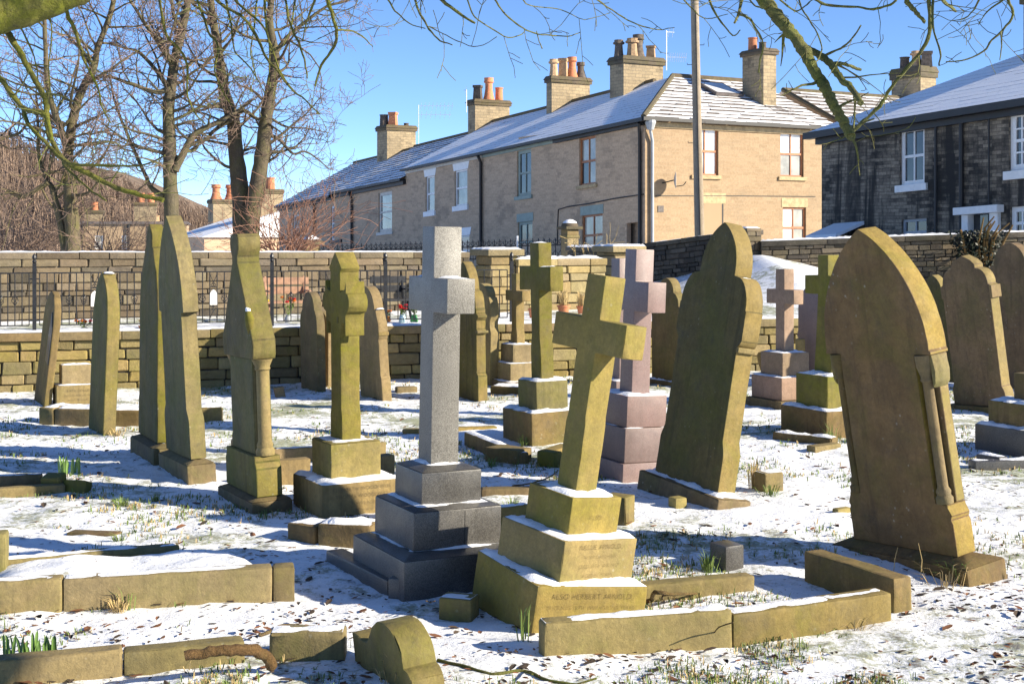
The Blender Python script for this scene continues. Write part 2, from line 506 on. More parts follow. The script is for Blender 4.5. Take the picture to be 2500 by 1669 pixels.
M['greenpaint'] = plain_mat('sage_paint', (0.24,0.30,0.265), 0.6, nscale=4, namt=0.12)
M['sill'] = plain_mat('sandstone_sill', (0.40,0.30,0.17), 0.85, nscale=8, namt=0.25)
M['creampaint'] = plain_mat('cream_paint', (0.55,0.52,0.46), 0.6, nscale=5, namt=0.1)
def glass(name, c, rough=0.06):
    m, nt, b = new_mat(name)
    k = NB(nt)
    vec = k.coord('Object')
    nz = k.noise(vec, 1.6, 4, 0.6)
    k.l(k.mix(k.ramp(nz, 0.35, 0.65), tuple(min(0.85, x * 1.15) for x in c), tuple(x * 0.75 for x in c)), b.inputs['Base Color'])
    b.inputs['Roughness'].default_value = rough
    b.inputs['IOR'].default_value = 1.6
    k.bump(nz, 0.05, 0.05, b)
    return m
M['glass'] = glass('window_glass', (0.05,0.055,0.06))
M['glass_curtain'] = glass('window_glass_curtained', (0.34,0.33,0.29))
M['glass_blind'] = glass('window_glass_white_blind', (0.80,0.80,0.78), 0.25)
M['telegraph'] = stone_mat('weathered_pole', (0.56,0.47,0.36), (0.45,0.38,0.29), moss=(0.42,0.37,0.26), moss_amt=0.15, streak=0.4, soot=0.12, bump=0.6)
M['darkhole'] = plain_mat('dark_interior', (0.015,0.014,0.013), 0.9)
M['bluegrey'] = plain_mat('dark_blue_door', (0.035,0.05,0.065), 0.5)
M['ivy'] = plain_mat('ivy_leaf', (0.012,0.018,0.010), 0.5, nscale=3, namt=0.5)
M['metal'] = plain_mat('pale_metal', (0.55,0.56,0.58), 0.4, 0.6)

# ================================================================ GROUND
def gz(x, y):
    """height of the churchyard turf"""
    z = 0.035 * noise.noise(Vector((x * 0.55, y * 0.55, 3.1)))
    z += 0.016 * noise.noise(Vector((x * 2.3, y * 2.3, 7.7)))
    return z
def axis(a, b, step, out, grow=1.35):
    xs = [a + i * step for i in range(int(round((b - a) / step)) + 1)]
    s = step
    while xs[-1] < out[1]:
        s *= grow; xs.append(min(xs[-1] + s, out[1]))
    s = step
    while xs[0] > out[0]:
        s *= grow; xs.insert(0, max(xs[0] - s, out[0]))
    return xs
xs = axis(-6.6, 7.0, 0.05, (-60, 60))
ys = axis(4.6, 9.0, 0.034, (-40, 9.0))
yy = ys[-1]
while yy < 19.2:
    yy += 0.034 + (yy - 9.0) * 0.006; ys.append(yy)
vv, ff = [], []
for y in ys:
    for x in xs:
        z = gz(x, y)
        if -7 < x < 7.2 and y > 4.3:
            q = Vector((x * 9.0, y * 9.0, 1.3))
            z += 0.011 * noise.noise(q) + 0.007 * noise.noise(q * 2.7)
        vv.append((x, y, z))
nx = len(xs)
for j in range(len(ys) - 1):
    for i in range(nx - 1):
        ff.append((j*nx+i, j*nx+i+1, (j+1)*nx+i+1, (j+1)*nx+i))
mb = MB(); mb.v = vv; mb.f = ff; mb.m = [0] * len(ff)
struct(mb.build('churchyard_ground', M['ground'], smooth=180))

mb = MB()
mb.add([(-900,-400,-0.5),(900,-400,-0.5),(900,1600,-0.5),(-900,1600,-0.5)], [(0,1,2,3)])
struct(mb.build('ground', M['snow_dirty']))

def WL(x): return 14.65 + 0.2787 * (x + 5.55)      # line of the retaining wall face
def bank(x, y):
    y0 = WL(x) + 0.1
    t = max(0.0, min(1.0, (y - y0) / (24.6 - y0)))
    t = t * t * (3 - 2 * t)
    top = max(0.5, 1.34 - 0.24 * max(0, x - 4.6))
    if x < 4.4: top = 0.62 + (top - 0.62) * max(0.0, min(1.0, (x - 2.2) / 2.2)) ** 1.5
    return 0.62 + (top - 0.62) * t + 0.02 * noise.noise(Vector((x, y, 0)))
bx = [-30 + i * 1.0 for i in range(24)] + [-6 + i * 0.16 for i in range(100)] + [10 + i * 1.5 for i in range(20)]
mb = MB()
rows = 56
vv = []
for j in range(rows):
    for x in bx:
        y = WL(x) + 0.05 + (j / (rows - 1)) ** 1.5 * 30
        vv.append((x, y, bank(x, y) + 0.008 * noise.noise(Vector((x * 5, y * 5, 0)))))
nb = len(bx)
mb.v = vv
mb.f = [(j*nb+i, j*nb+i+1, (j+1)*nb+i+1, (j+1)*nb+i) for j in range(rows-1) for i in range(nb-1)]
mb.m = [0] * len(mb.f)
struct(mb.build('upper_lawn', M['ground'], smooth=180))

# ================================================================ STONE WALLS
def stone_variants(name, mat, n=8, L=0.30, D=0.14, Hh=0.10, r=0.010):
    out = []
    for i in range(n):
        rnd = random.Random(i * 13 + len(name))
        b = MB()
        j = lambda a: a + rnd.uniform(-1, 1) * 0.006
        v = [(j(-L/2),j(-D/2),j(-Hh/2)),(j(L/2),j(-D/2),j(-Hh/2)),(L/2,D/2,-Hh/2),(-L/2,D/2,-Hh/2),
             (j(-L/2),j(-D/2),j(Hh/2)),(j(L/2),j(-D/2),j(Hh/2)),(L/2,D/2,Hh/2),(-L/2,D/2,Hh/2)]
        b.add(v, [(0,3,2,1),(4,5,6,7),(0,1,5,4),(1,2,6,5),(2,3,7,6),(3,0,4,7)])
        out.append(b.mesh(name, mat, bevel=r, segs=1, smooth=30))
    return out
def stone_wall(name, label, A, B, z0, z1, ch, sl, mat, depth=0.35, k=0.0, cop=0.09, cop_len=0.8, snow=0.018, cop_over=0.03, seed=1, coreclip=0.0, cop_mat=None, mixmat=None, core=None):
    """coursed wall from A to B (plan points); every stone is an object; k = rise per metre along the wall"""
    rnd = random.Random(seed)
    A = Vector((A[0], A[1], 0)); B = Vector((B[0], B[1], 0))
    d = B - A; L = d.length
    t = thing(name, label, 'wall', (A.x, A.y, 0), math.atan2(d.y, d.x))
    sh = lambda x, y, z: (x, y, z + k * x)
    MB().box(0, L, 0.035, depth - 0.03, z0 - 0.3, z1 - cop * 0.5).xf(sh).build('core', core or M['mortar'], t)
    var = stone_variants('stone', mat)
    var2 = stone_variants('stone', mixmat) if mixmat else None
    n = max(1, int(round((z1 - cop - z0) / ch)))
    hh = (z1 - cop - z0) / n
    zc = z0
    cnt = 0
    hs = [hh * rnd.uniform(0.68, 1.38) for _ in range(n)]
    f = (z1 - cop - z0) / sum(hs)
    for c in range(n):
        hc = hs[c] * f
        x = -rnd.uniform(0, 0.5) * sl
        while x < L:
            w = sl * rnd.choice((0.5, 0.75, 1.0, 1.3, 1.75)) * rnd.uniform(0.85, 1.15)
            x0, x1 = max(0.0, x), min(L, x + w)
            x += w
            if x1 - x0 < 0.06: continue
            mm = var
            if var2 and rnd.random() < 0.28: mm = var2
            o = obj('stone', rnd.choice(mm), t)
            xm = (x0 + x1) / 2
            o.location = (xm, 0.07 + rnd.uniform(-0.014, 0.012), zc + hc / 2 + k * xm + rnd.uniform(-0.003, 0.003))
            o.scale = ((x1 - x0 - 0.012) / 0.30, 1.0, (hc - 0.011) / 0.10)
            o.rotation_euler = (0, -math.atan(k) + rnd.uniform(-0.012, 0.012), rnd.uniform(-0.02, 0.02))
            cnt += 1
        zc += hc
    if cop > 0:
        x = 0
        while x < L - 0.05:
            w = min(cop_len * rnd.uniform(0.75, 1.3), L - x)
            if L - x - w < 0.25: w = L - x
            b = MB().box(x + 0.004, x + w - 0.004, -cop_over - rnd.uniform(0, 0.012), depth + cop_over, z1 - cop, z1 + rnd.uniform(-0.006, 0.004)).xf(sh)
            b.build('coping_stone', cop_mat or mat, t, bevel=0.010, segs=2, smooth=30)
            x += w
        if snow > 0:
            snow_sheet(t, 0.0, L, -cop_over + 0.012, depth + cop_over - 0.01, z1 + 0.003, snow, k=k, step=0.07)
    return t, cnt

def snow_sheet(parent, x0, x1, y0, y1, z, th, k=0.0, step=0.03, seed=None, cover=0.75, mat=None, fill=0.0):
    """uneven thin snow lying on a flat top: a closed lumpy sheet that dips under the stone where it is bare"""
    if seed is None: seed = random.random() * 50
    nx = max(3, min(160, int((x1 - x0) / step))); ny = max(3, min(40, int((y1 - y0) / step)))
    b = MB(); vv = []
    for j in range(ny + 1):
        for i in range(nx + 1):
            x = x0 + (x1 - x0) * i / nx; y = y0 + (y1 - y0) * j / ny
            e = min(x - x0, x1 - x, y - y0, y1 - y)
            q = Vector((x * 9 + seed, y * 9, seed))
            h = th * (cover + 0.9 * noise.noise(q) + 0.5 * noise.noise(q * 2.9))
            h = min(h, th * 1.4)
            ew = 0.010 + 0.06 * max(0.0, noise.noise(q * 0.8 + Vector((5, 3, 1))) + 0.22)
            if e < ew: h -= th * 2.0 * (1 - e / ew)
            if i in (0, nx) or j in (0, ny): h = -0.004
            h = max(h, -0.004)
            vv.append((x, y, z + h + k * x))
    b.v = vv
    b.f = [(j*(nx+1)+i, j*(nx+1)+i+1, (j+1)*(nx+1)+i+1, (j+1)*(nx+1)+i) for j in range(ny) for i in range(nx)]
    b.m = [0] * len(b.f)
    return b.build('snow_cover', mat or M['snow'], parent, smooth=180)

stone_wall('retaining_wall', 'low yellow dry stone retaining wall with flat coping running behind the gravestones',
           (-7.6, WL(-7.6)), (9.6, WL(9.6)), -0.05, 0.645, 0.114, 0.315, M['wallstone'], depth=0.32, cop=0.095, cop_len=0.85, seed=4, cop_mat=M['tan'])
stone_wall('boundary_wall', 'long weathered brown stone wall behind the iron fence on the left',
           (-8.4, 15.88), (-0.62, 19.9), 0.55, 1.5, 0.095, 0.27, M['wallgrey'], depth=0.35, cop=0.085, cop_len=0.42, k=-0.005, snow=0.014, cop_over=0.0, seed=9, mixmat=M['walldark'], cop_mat=M['wallgrey'], core=M['mortar_pale'])
# right hand boundary wall and the sloping sooty wall behind the pointed gravestone
PE = P(1842, 600, 25.0)
stone_wall('boundary_wall', 'brown coursed wall with snowy coping on the right below the sooty house',
           (PE.x + 0.12, 25.0), (10.6, 24.55), 0.45, 1.595, 0.088, 0.25, M['walldark'], depth=0.4, cop=0.10, cop_len=1.1, k=0.036, snow=0.03, seed=17, mixmat=M['wallgrey'], cop_mat=M['walldark'])
stone_wall('sloping_wall', 'blackened sloping stone wall rising behind the tall pointed gravestone',
           (PE.x - 1.95, 28.3), (PE.x - 0.10, 25.12), 0.55, 1.50, 0.10, 0.25, M['walldark'], depth=0.35, cop=0.09, k=0.084, snow=0.012, seed=21, cop_mat=M['walldark'])

def pier(name, label, u, v_top, Y, w, zbase, mat, cap_h=0.09, over=0.06, yaw=RAD(-61.5), ch=0.13, seed=3, cap_mat=None):
    """square stone pier; (u) is the pixel of its near vertical edge"""
    rnd = random.Random(seed)
    X = (u - U0) / F * Y
    zt = zat(v_top, Y)
    c = Vector((X, Y, 0)) - Matrix.Rotation(yaw, 3, 'Z') @ Vector((w/2, -w/2, 0))
    t = thing(name, label, 'pier', (c.x, c.y, 0), yaw)
    z = zbase
    i = 0
    while z < zt - cap_h - 0.02:
        h = min(ch * rnd.uniform(0.7, 1.3), zt - cap_h - z)
        if zt - cap_h - z - h < 0.05: h = zt - cap_h - z
        f = rnd.uniform(0.32, 0.68)
        for a, b_ in ((0, f), (f, 1)):
            j = rnd.uniform(-0.012, 0.012); j2 = rnd.uniform(-0.012, 0.012)
            if i % 2:
                bb = MB().box(-w/2 + w*a + 0.004, -w/2 + w*b_ - 0.004, -w/2 + j, w/2 + j2, z + 0.004, z + h - 0.004)
            else:
                bb = MB().box(-w/2 + j, w/2 + j2, -w/2 + w*a + 0.004, -w/2 + w*b_ - 0.004, z + 0.004, z + h - 0.004)
            bb.build('stone', mat, t, bevel=0.012, segs=1, smooth=30)
        z += h; i += 1
    MB().box(-w/2 + 0.03, w/2 - 0.03, -w/2 + 0.03, w/2 - 0.03, zbase, zt - cap_h).build('core', M['mortar'], t)
    MB().box(-w/2 - over, w/2 + over, -w/2 - over, w/2 + over, zt - cap_h, zt).build('cap', cap_mat or mat, t, bevel=0.012, smooth=30)
    snow_sheet(t, -w/2 - over + 0.01, w/2 + over - 0.01, -w/2 - over + 0.01, w/2 + over - 0.01, zt + 0.002, 0.022, step=0.03, cover=1.0)
    return t
pier('gate_pier', 'rough yellow stone gate pier with slab cap behind the grey granite cross', 1197, 609, 19.0, 0.46, 0.5, M['pier'], seed=5)
pier('gate_pier', 'yellow stone gate pier with slab cap behind the leaning sandstone cross', 1500, 601, 20.3, 0.48, 0.5, M['pier'], seed=8)
pier('wall_pier', 'buff stone pier end of sloping wall behind the tall pointed gravestone', 1824, 557, 25.0, 0.34, 0.5, M['wallgrey'], cap_h=0.06, over=0.0, seed=12)
a = P(1262, 640, 19.15); b = P(1480, 640, 20.0)
stone_wall('entrance_wall', 'low sunlit yellow wall with curved snowy coping between the two gate piers', (a.x, a.y), (b.x, b.y), 0.5, 1.365, 0.125, 0.30, M['pier'], depth=0.3, cop=0.10, cop_len=0.7, snow=0.035, seed=31)
a = P(1385, 610, 25.5); b = P(1475, 606, 23.0)
stone_wall('garden_wall', 'short dark wall with snowy top beside the domed pier', (a.x, a.y), (b.x, b.y), 0.6, 1.49, 0.10, 0.3, M['walldark'], depth=0.3, cop=0.08, snow=0.03, seed=33)

# domed piers and spiked railing along the road in front of the terrace
def cap_pier(label, u, v_top, Y, w, dome):
    X = (u - U0) / F * Y; zt = zat(v_top, Y)
    t = thing('domed_pier', label, 'pier', (X, Y, 0), RAD(-61.5))
    b = MB().box(-w/2, w/2, -w/2, w/2, 0.4, zt - 0.36)
    b.build('shaft', M['pier'], t, bevel=0.015, smooth=30)
    MB().box(-w*0.56, w*0.56, -w*0.56, w*0.56, zt - 0.36, zt - 0.30).build('necking', M['pier'], t, bevel=0.01, smooth=30)
    MB().box(-w*0.50, w*0.50, -w*0.50, w*0.50, zt - 0.30, zt - 0.19).build('frieze', M['pier'], t, bevel=0.008, smooth=30)
    MB().box(-w*0.75, w*0.75, -w*0.75, w*0.75, zt - 0.19, zt - 0.13).build('cap_slab', M['cap'], t, bevel=0.015, smooth=30)
    if dome:
        MB().lathe([(w*0.68, zt-0.13), (w*0.62, zt-0.08), (w*0.45, zt-0.035), (w*0.22, zt-0.01), (0.01, zt)], n=16).build('dome', M['cap'], t, smooth=60)
        MB().lathe([(w*0.60, zt-0.085), (w*0.50, zt-0.035), (w*0.25, zt+0.004), (0.01, zt+0.014)], n=16).build('snow_cover', M['snow'], t, smooth=60)
    else:
        MB().frustum((-w*0.72,w*0.72,-w*0.72,w*0.72), (-w*0.15,w*0.15,-w*0.15,w*0.15), zt-0.13, zt).build('pyramid_cap', M['cap'], t, bevel=0.01, smooth=30)
        MB().frustum((-w*0.55,w*0.55,-w*0.55,w*0.55), (-w*0.12,w*0.12,-w*0.12,w*0.12), zt-0.078, zt+0.012).build('snow_cover', M['snow'], t)
    return t
cap_pier('stone pier with rounded snow-capped dome in front of the brown window', 1391, 537, 27.0, 0.26, True)
cap_pier('stone pier with pyramid cap and snow at the far left end of the railing', 760, 576, 30.0, 0.31, False)
def railing():
    a = P(1370, 600, 27.1); b = P(790, 615, 29.9)
    d = Vector((b.x - a.x, b.y - a.y, 0)); L = d.length
    t = thing('spiked_railing', 'black iron railing with curled spear heads in front of the terrace', 'railing', (a.x, a.y, 0), math.atan2(d.y, d.x))
    zr = lambda x: 1.52 - 0.026 * x
    k = -0.026
    MB().box(0, L, -0.012, 0.012, 1.50, 1.525).xf(lambda x,y,z:(x,y,z+k*x)).build('top_rail', M['iron'], t)
    MB().box(0, L, -0.012, 0.012, 1.25, 1.275).xf(lambda x,y,z:(x,y,z+k*x)).build('lower_rail', M['iron'], t)
    bar = MB().tube([(0,0,0.9),(0,0,1.60)], 0.010, 4)
    bar.tube([(0,0,1.60),(0,0,1.64),(0.02,0,1.665)], [0.022,0.012,0.003], 4)
    bar.tube([(-0.01,0,1.53),(-0.045,0,1.565),(-0.05,0,1.60),(-0.03,0,1.62)], 0.008, 4)
    bar.tube([(0.01,0,1.53),(0.045,0,1.565),(0.05,0,1.60),(0.03,0,1.62)], 0.008, 4)
    bar.tube([(-0.055,0,1.27),(-0.05,0,1.36),(0,0,1.41),(0.05,0,1.36),(0.055,0,1.27)], 0.007, 4)
    me = bar.mesh('railing_bar', M['iron'])
    n = int(L / 0.125)
    for i in range(n + 1):
        o = obj('railing_bar', me, t); x = i * L / n
        o.location = (x, 0, k * x)
    MB().tube([(L*0.17,0,0.9),(L*0.17,0,1.72)], 0.025, 6).xf(lambda x,y,z:(x,y,z+k*x)).build('railing_post', M['metal'], t)
railing()

# ================================================================ IRON FENCE ON THE RETAINING WALL
def fence():
    off = 0.20
    def fp(u):           # point on the fence line for photo column u
        # line: y = WL(x)+off ; x = (u-U0)/F*y
        s = (u - U0) / F
        y = (14.65 + off + 0.2787 * 5.55) / (1 - 0.2787 * s)
        return Vector((s * y, y, 0.655))
    posts = [fp(-207), fp(84), fp(375), fp(664), fp(941), fp(1249)]
    d = (posts[-1] - posts[0]).normalized()
    yaw = math.atan2(d.y, d.x)
    t = thing('iron_fence', 'black wrought iron fence with twisted basket bars on top of the retaining wall', 'fence', posts[0], yaw)
    pm = MB().box(-0.02,0.02,-0.02,0.02,-0.05,0.74)
    pm.lathe([(0.014,0.74),(0.026,0.755),(0.014,0.775),(0.026,0.80),(0.020,0.825),(0.006,0.845)], n=8)
    pme = pm.mesh('fence_post', M['iron'])
    bar = MB().tube([(0,0,0.055),(0,0,0.63)], 0.0062, 6).mesh('bar', M['iron'])
    bk = MB()
    for q in range(4):
        pts = []
        for i in range(9):
            a = q * math.pi / 2 + i / 8 * math.pi * 1.15
            rr = 0.034 * math.sin(math.pi * i / 8) + 0.002
            pts.append((rr * math.cos(a), rr * math.sin(a), 0.275 + 0.12 * i / 8))
        bk.tube(pts, 0.0038, 4)
    bkm = bk.mesh('basket', M['iron'], smooth=60)
    def scroll(sz, flip):
        pts = []
        for i in range(26):
            s = i / 25
            if s < 0.45:
                q = s / 0.45
                pts.append((0.062 - 0.10 * q, 0, 0.13 * (1 - q) ** 1.6 + 0.015))
            else:
                q = (s - 0.45) / 0.55
                a = math.pi * (1.0 + 1.6 * q)
                r = 0.024 * (1 - 0.55 * q)
                pts.append((-0.016 + r * math.cos(a), 0, 0.012 + r * math.sin(a)))
        return MB().tube([(p[0] * flip * sz, p[1], p[2] * sz) for p in pts], 0.005, 5).mesh('scroll', M['iron'], smooth=60)
    sc1, sc2 = scroll(1.0, 1), scroll(1.0, -1)
    pl = []
    for i in range(9): 
        q = i / 8; pl.append((0.048 - 0.048 * q ** 2.2, 0.10 + 0.075 * q ** 0.7))
    out = [(-0.048, 0), (0.048, 0)] + pl + [(-x, z) for x, z in reversed(pl[:-1])]
    plm = MB().prism(out, -0.008, 0.008).mesh('plaque', M['white'])
    for i, p in enumerate(posts):
        o = obj('fence_post', pme, t)
        o.location = ((p - posts[0]).length, 0, 0)
    for i in range(len(posts) - 1):
        xa = (posts[i] - posts[0]).length + 0.055; xb = (posts[i+1] - posts[0]).length - 0.055
        MB().box(xa, xb, -0.006, 0.006, 0.625, 0.637).build('top_rail', M['iron'], t)
        MB().box(xa, xb, -0.006, 0.006, 0.048, 0.060).build('bottom_rail', M['iron'], t)
        for q in (0.1, 0.56):
            MB().box(xa - 0.04, xa + 0.004, -0.004, 0.004, q, q + 0.012).build('bracket', M['iron'], t)
            MB().box(xb - 0.004, xb + 0.04, -0.004, 0.004, q, q + 0.012).build('bracket', M['iron'], t)
        n = 15
        mid = (xa + xb) / 2
        sp = (xb - xa) / n
        for j in range(n + 1):
            x = xa + j * sp
            jj = j if j <= 7 else 15 - j
            o = obj('bar', bar, t); o.location = (x, 0, 0)
            if jj in (2, 4, 6) and not (jj == 2 and i == 4):
                o = obj('basket', bkm, t); o.location = (x, 0, 0); o.rotation_euler = (0, 0, random.random())
        for zz in (0.235, 0.455):
            MB().box(mid - sp/2, mid + sp/2, -0.005, 0.005, zz, zz + 0.009).build('cross_piece', M['iron'], t)
        o = obj('plaque', plm, t); o.location = (mid, -0.012, 0.255); o.scale = (0.82, 1, 1)
        for (m_, z_, r_) in ((sc1, 0.475, 0), (sc2, 0.475, 0), (sc1, 0.225, math.pi), (sc2, 0.225, math.pi)):
            o = obj('scroll', m_, t); o.location = (mid, 0, z_); o.rotation_euler = (0, r_, 0); o.scale = (0.68, 1, 0.95)
    return t
fence()

# ================================================================ THINGS IN THE MEMORIAL GARDEN BEHIND THE FENCE
def on_lawn(u, Y):
    x = (u - U0) / F * Y
    return Vector((x, Y, bank(x, Y)))
def flower_bunch(label, u, Y, h, n, colours, vase, rr=0.05, vh=0.1):
    p = on_lawn(u, Y)
    t = thing('flower_vase', label, 'flowers', p)
    rnd = random.Random(u)
    MB().lathe([(0.035,0),(0.05,0.02),(0.045,vh*0.6),(0.03,vh*0.85),(0.04,vh)], n=12).build('vase', vase, t, smooth=50)
    st = MB(); 
    for i in range(n):
        a = rnd.uniform(0, 6.28); r = rr * rnd.uniform(0.3, 1)
        tip = Vector((r*math.cos(a), r*math.sin(a), h*rnd.uniform(0.75, 1)))
        st.tube([(0,0,vh*0.8), tip*0.6+Vector((0,0,vh*0.2)), tip], 0.004, 4)
        for q in range(2):
            c = tip * rnd.uniform(0.4, 0.8) + Vector((0,0,vh*0.3)); dv = Vector((rnd.uniform(-1,1), rnd.uniform(-1,1), 0.6)) * 0.045
            st.add([c, c+dv*0.5+Vector((0.012,0,0)), c+dv, c+dv*0.5-Vector((0.012,0,0))], [(0,1,2,3)])
        fl = MB()
        for kk in range(3):
            rad = 0.022 * (1 - kk * 0.25)
            for q in range(5):
                aa = q * 1.257 + kk
                dx, dy = math.cos(aa), math.sin(aa)
                fl.add([tip, tip+Vector((dx*rad - dy*rad*.6, dy*rad + dx*rad*.6, 0.012+kk*.006)), tip+Vector((dx*rad*1.5, dy*rad*1.5, 0.022+kk*.008)), tip+Vector((dx*rad + dy*rad*.6, dy*rad - dx*rad*.6, 0.012+kk*.006))], [(0,1,2,3)])
        fl.build('flower', colours[i % len(colours)], t)
    st.build('stems', M['grass'], t)
    return t
M['red'] = plain_mat('petal_red', (0.62,0.025,0.04), 0.6)
M['yellow'] = plain_mat('petal_yellow', (0.80,0.58,0.05), 0.6)
M['orange'] = plain_mat('petal_orange', (0.75,0.24,0.03), 0.6)
M['blueglass'] = plain_mat('pale_blue_vase', (0.45,0.62,0.68), 0.25)
M['greenfoil'] = plain_mat('green_foil', (0.06,0.30,0.08), 0.5)
M['greyvase'] = plain_mat('grey_vase', (0.30,0.32,0.33), 0.5)
flower_bunch('red roses in pale blue vase behind the fence beside the grey cross', 983, 16.7, 0.21, 7, [M['red'], M['red'], M['orange']], M['blueglass'], vh=0.11)
flower_bunch('yellow flowers in orange pot near the fence post left of grey cross', 945, 16.9, 0.14, 6, [M['yellow'], M['orange']], M['orange'], vh=0.07)
flower_bunch('green foil wrapped posy behind the grey cross arm', 1011, 16.8, 0.20, 5, [M['greenfoil'], M['white']], M['greenfoil'], vh=0.10)
flower_bunch('pale orange tulips behind the fence by the mossy cross', 704, 16.6, 0.30, 7, [M['orange'], M['red']], M['greyvase'], rr=0.09, vh=0.10)
flower_bunch('yellow flowers behind the fence beside the gabled gravestone', 645, 16.3, 0.30, 6, [M['yellow']], M['greyvase'], rr=0.08, vh=0.12)
flower_bunch('red flowers lying low behind the fence left of the round-topped slab', 205, 15.5, 0.09, 8, [M['red'], M['orange']], M['greyvase'], rr=0.11, vh=0.03)
def plant_pot(label, u, Y, r, h, grass_h, mat):
    p = on_lawn(u, Y)
    t = thing('plant_pot', label, 'plant pot', p)
    MB().lathe([(r*0.7,0),(r*0.95,h*0.82),(r*1.08,h*0.82),(r*1.08,h),(r*0.9,h),(r*0.85,h*0.93)], n=18).build('pot', mat, t, smooth=40)
    rnd = random.Random(u)
    g = MB()
    for i in range(90):
        a = rnd.uniform(0, 6.28); rr = rnd.uniform(0, r*0.7); l = grass_h * rnd.uniform(0.5, 1.1); sp = rnd.uniform(0.1, 0.6) * grass_h
        b0 = Vector((rr*math.cos(a), rr*math.sin(a), h*0.9)); m_ = b0 + Vector((sp*0.4*math.cos(a), sp*0.4*math.sin(a), l*0.7)); e = b0 + Vector((sp*math.cos(a), sp*math.sin(a), l*rnd.uniform(0.6, 1)))
        w = Vector((-math.sin(a), math.cos(a), 0)) * 0.004
        g.add([b0-w, b0+w, m_+w, m_-w, e], [(0,1,2,3),(3,2,4)])
    g.build('dry_grass', M['straw'], t)
    return t
plant_pot('terracotta pot of pale dry grass right of the green cross shaft', 1376, 18.4, 0.085, 0.13, 0.26, M['terracotta'])
plant_pot('terracotta pot of dry grass beside the pink cross arm', 1421, 18.7, 0.075, 0.11, 0.24, M['terracotta'])
plant_pot('tilted terracotta pot beside the small three-step cross', 1301, 17.6, 0.06, 0.12, 0.05, M['terracotta'])
plant_pot('orange pot standing on the wall coping behind the round-topped slab', 348, 15.25, 0.045, 0.06, 0.10, M['terracotta'])

def bench(label, u, Y, yaw, w, mat):
    p = on_lawn(u, Y)
    t = thing('bench', label, 'bench', p, yaw)
    for i in range(3):
        MB().box(-w/2, w/2, -0.18 + i*0.11, -0.09 + i*0.11, 0.235, 0.26).build('seat_slat', mat, t, bevel=0.004)
    for i in range(2):
        MB().box(-w/2, w/2, 0.165, 0.185, 0.34 + i*0.12, 0.43 + i*0.12).build('back_slat', mat, t, bevel=0.004)
    for sx in (-w/2 + 0.06, w/2 - 0.06):
        MB().tube([(sx,-0.20,0),(sx,-0.06,0.24)], 0.018, 6).build('leg', mat, t)
        MB().tube([(sx,0.22,0),(sx,0.10,0.24),(sx,0.20,0.56)], 0.018, 6).build('leg', mat, t)
        MB().box(sx-0.02, sx+0.02, -0.20, 0.17, 0.375, 0.395).build('armrest', mat, t, bevel=0.004)
    return t
M['benchwood'] = plain_mat('bench_timber', (0.33,0.19,0.12), 0.8, nscale=12, namt=0.3)
bench('reddish brown wooden bench behind the fence left of the mossy cross', 702, 17.0, RAD(22), 0.62, M['benchwood'])
bench('dark metal bench behind the fence between the grey cross and shouldered slab', 958, 17.6, RAD(24), 0.5, M['iron'])

# ================================================================ TELEGRAPH POLE
p = P(1703, 575, 38.0)
t = thing('telegraph_pole', 'tall pale wooden telegraph pole standing in front of the sunlit house end', 'pole', (p.x, p.y, 0), 0, lean=RAD(-0.7))
MB().tube([(0.09,0,0.3),(0.06,0,3.5),(0.03,0,7),(0,0,10.2)], [0.145,0.132,0.118,0.105], 16).build('shaft', M['telegraph'], t, smooth=60)
for i in range(6):
    z = 4.3 + i * 0.55; s = 1 if i % 2 else -1
    MB().tube([(0.03 + s*0.10,0,z),(0.03 + s*0.24,0,z),(0.03+s*0.24,0,z+0.05)], 0.010, 5).build('step_iron', M['iron'], t)
MB().tube([(0.03,-0.125,8.0),(0.05,-0.135,4.0),(0.09,-0.15,0.5)], 0.012, 5).build('cable', M['iron'], t)

# ================================================================ IVY ON THE RIGHT WALL
pp = P(2395, 690, 24.2)
t = thing('ivy_clump', 'dark ivy with cut pale stems growing over the right wall', 'ivy', (pp.x, pp.y, 0.5))
rnd = random.Random(5)
st = MB()
for i in range(9):
    x = rnd.uniform(-0.35, 0.35)
    st.tube([(x*0.3,0.2,0),(x*0.6,0.1,0.5),(x + rnd.uniform(-.1,.1),0.0,1.0 + rnd.uniform(0,0.35)),(x*1.25+rnd.uniform(-.12,.12),-0.1,1.1 + rnd.uniform(0.1,0.45))], [0.035,0.028,0.02,0.012], 6)
st.build('stems', M['deadwood'], t)
lv = MB()
for i in range(2600):
    a = rnd.gauss(0, 0.28); z = rnd.uniform(0.15, 1.28)
    if abs(a) > 0.12 + 0.42 * (z / 1.25) ** 1.2: continue
    c = Vector((a, rnd.uniform(-0.05, 0.32), z))
    d1 = Vector((rnd.uniform(-1,1), rnd.uniform(-1,1), rnd.uniform(-1,1))).normalized() * 0.035
    d2 = d1.orthogonal().normalized() * 0.028
    lv.add([c - d1, c + d2, c + d1*1.2, c - d2], [(0,1,2,3)])
lv.build('foliage', M['ivy'], t)

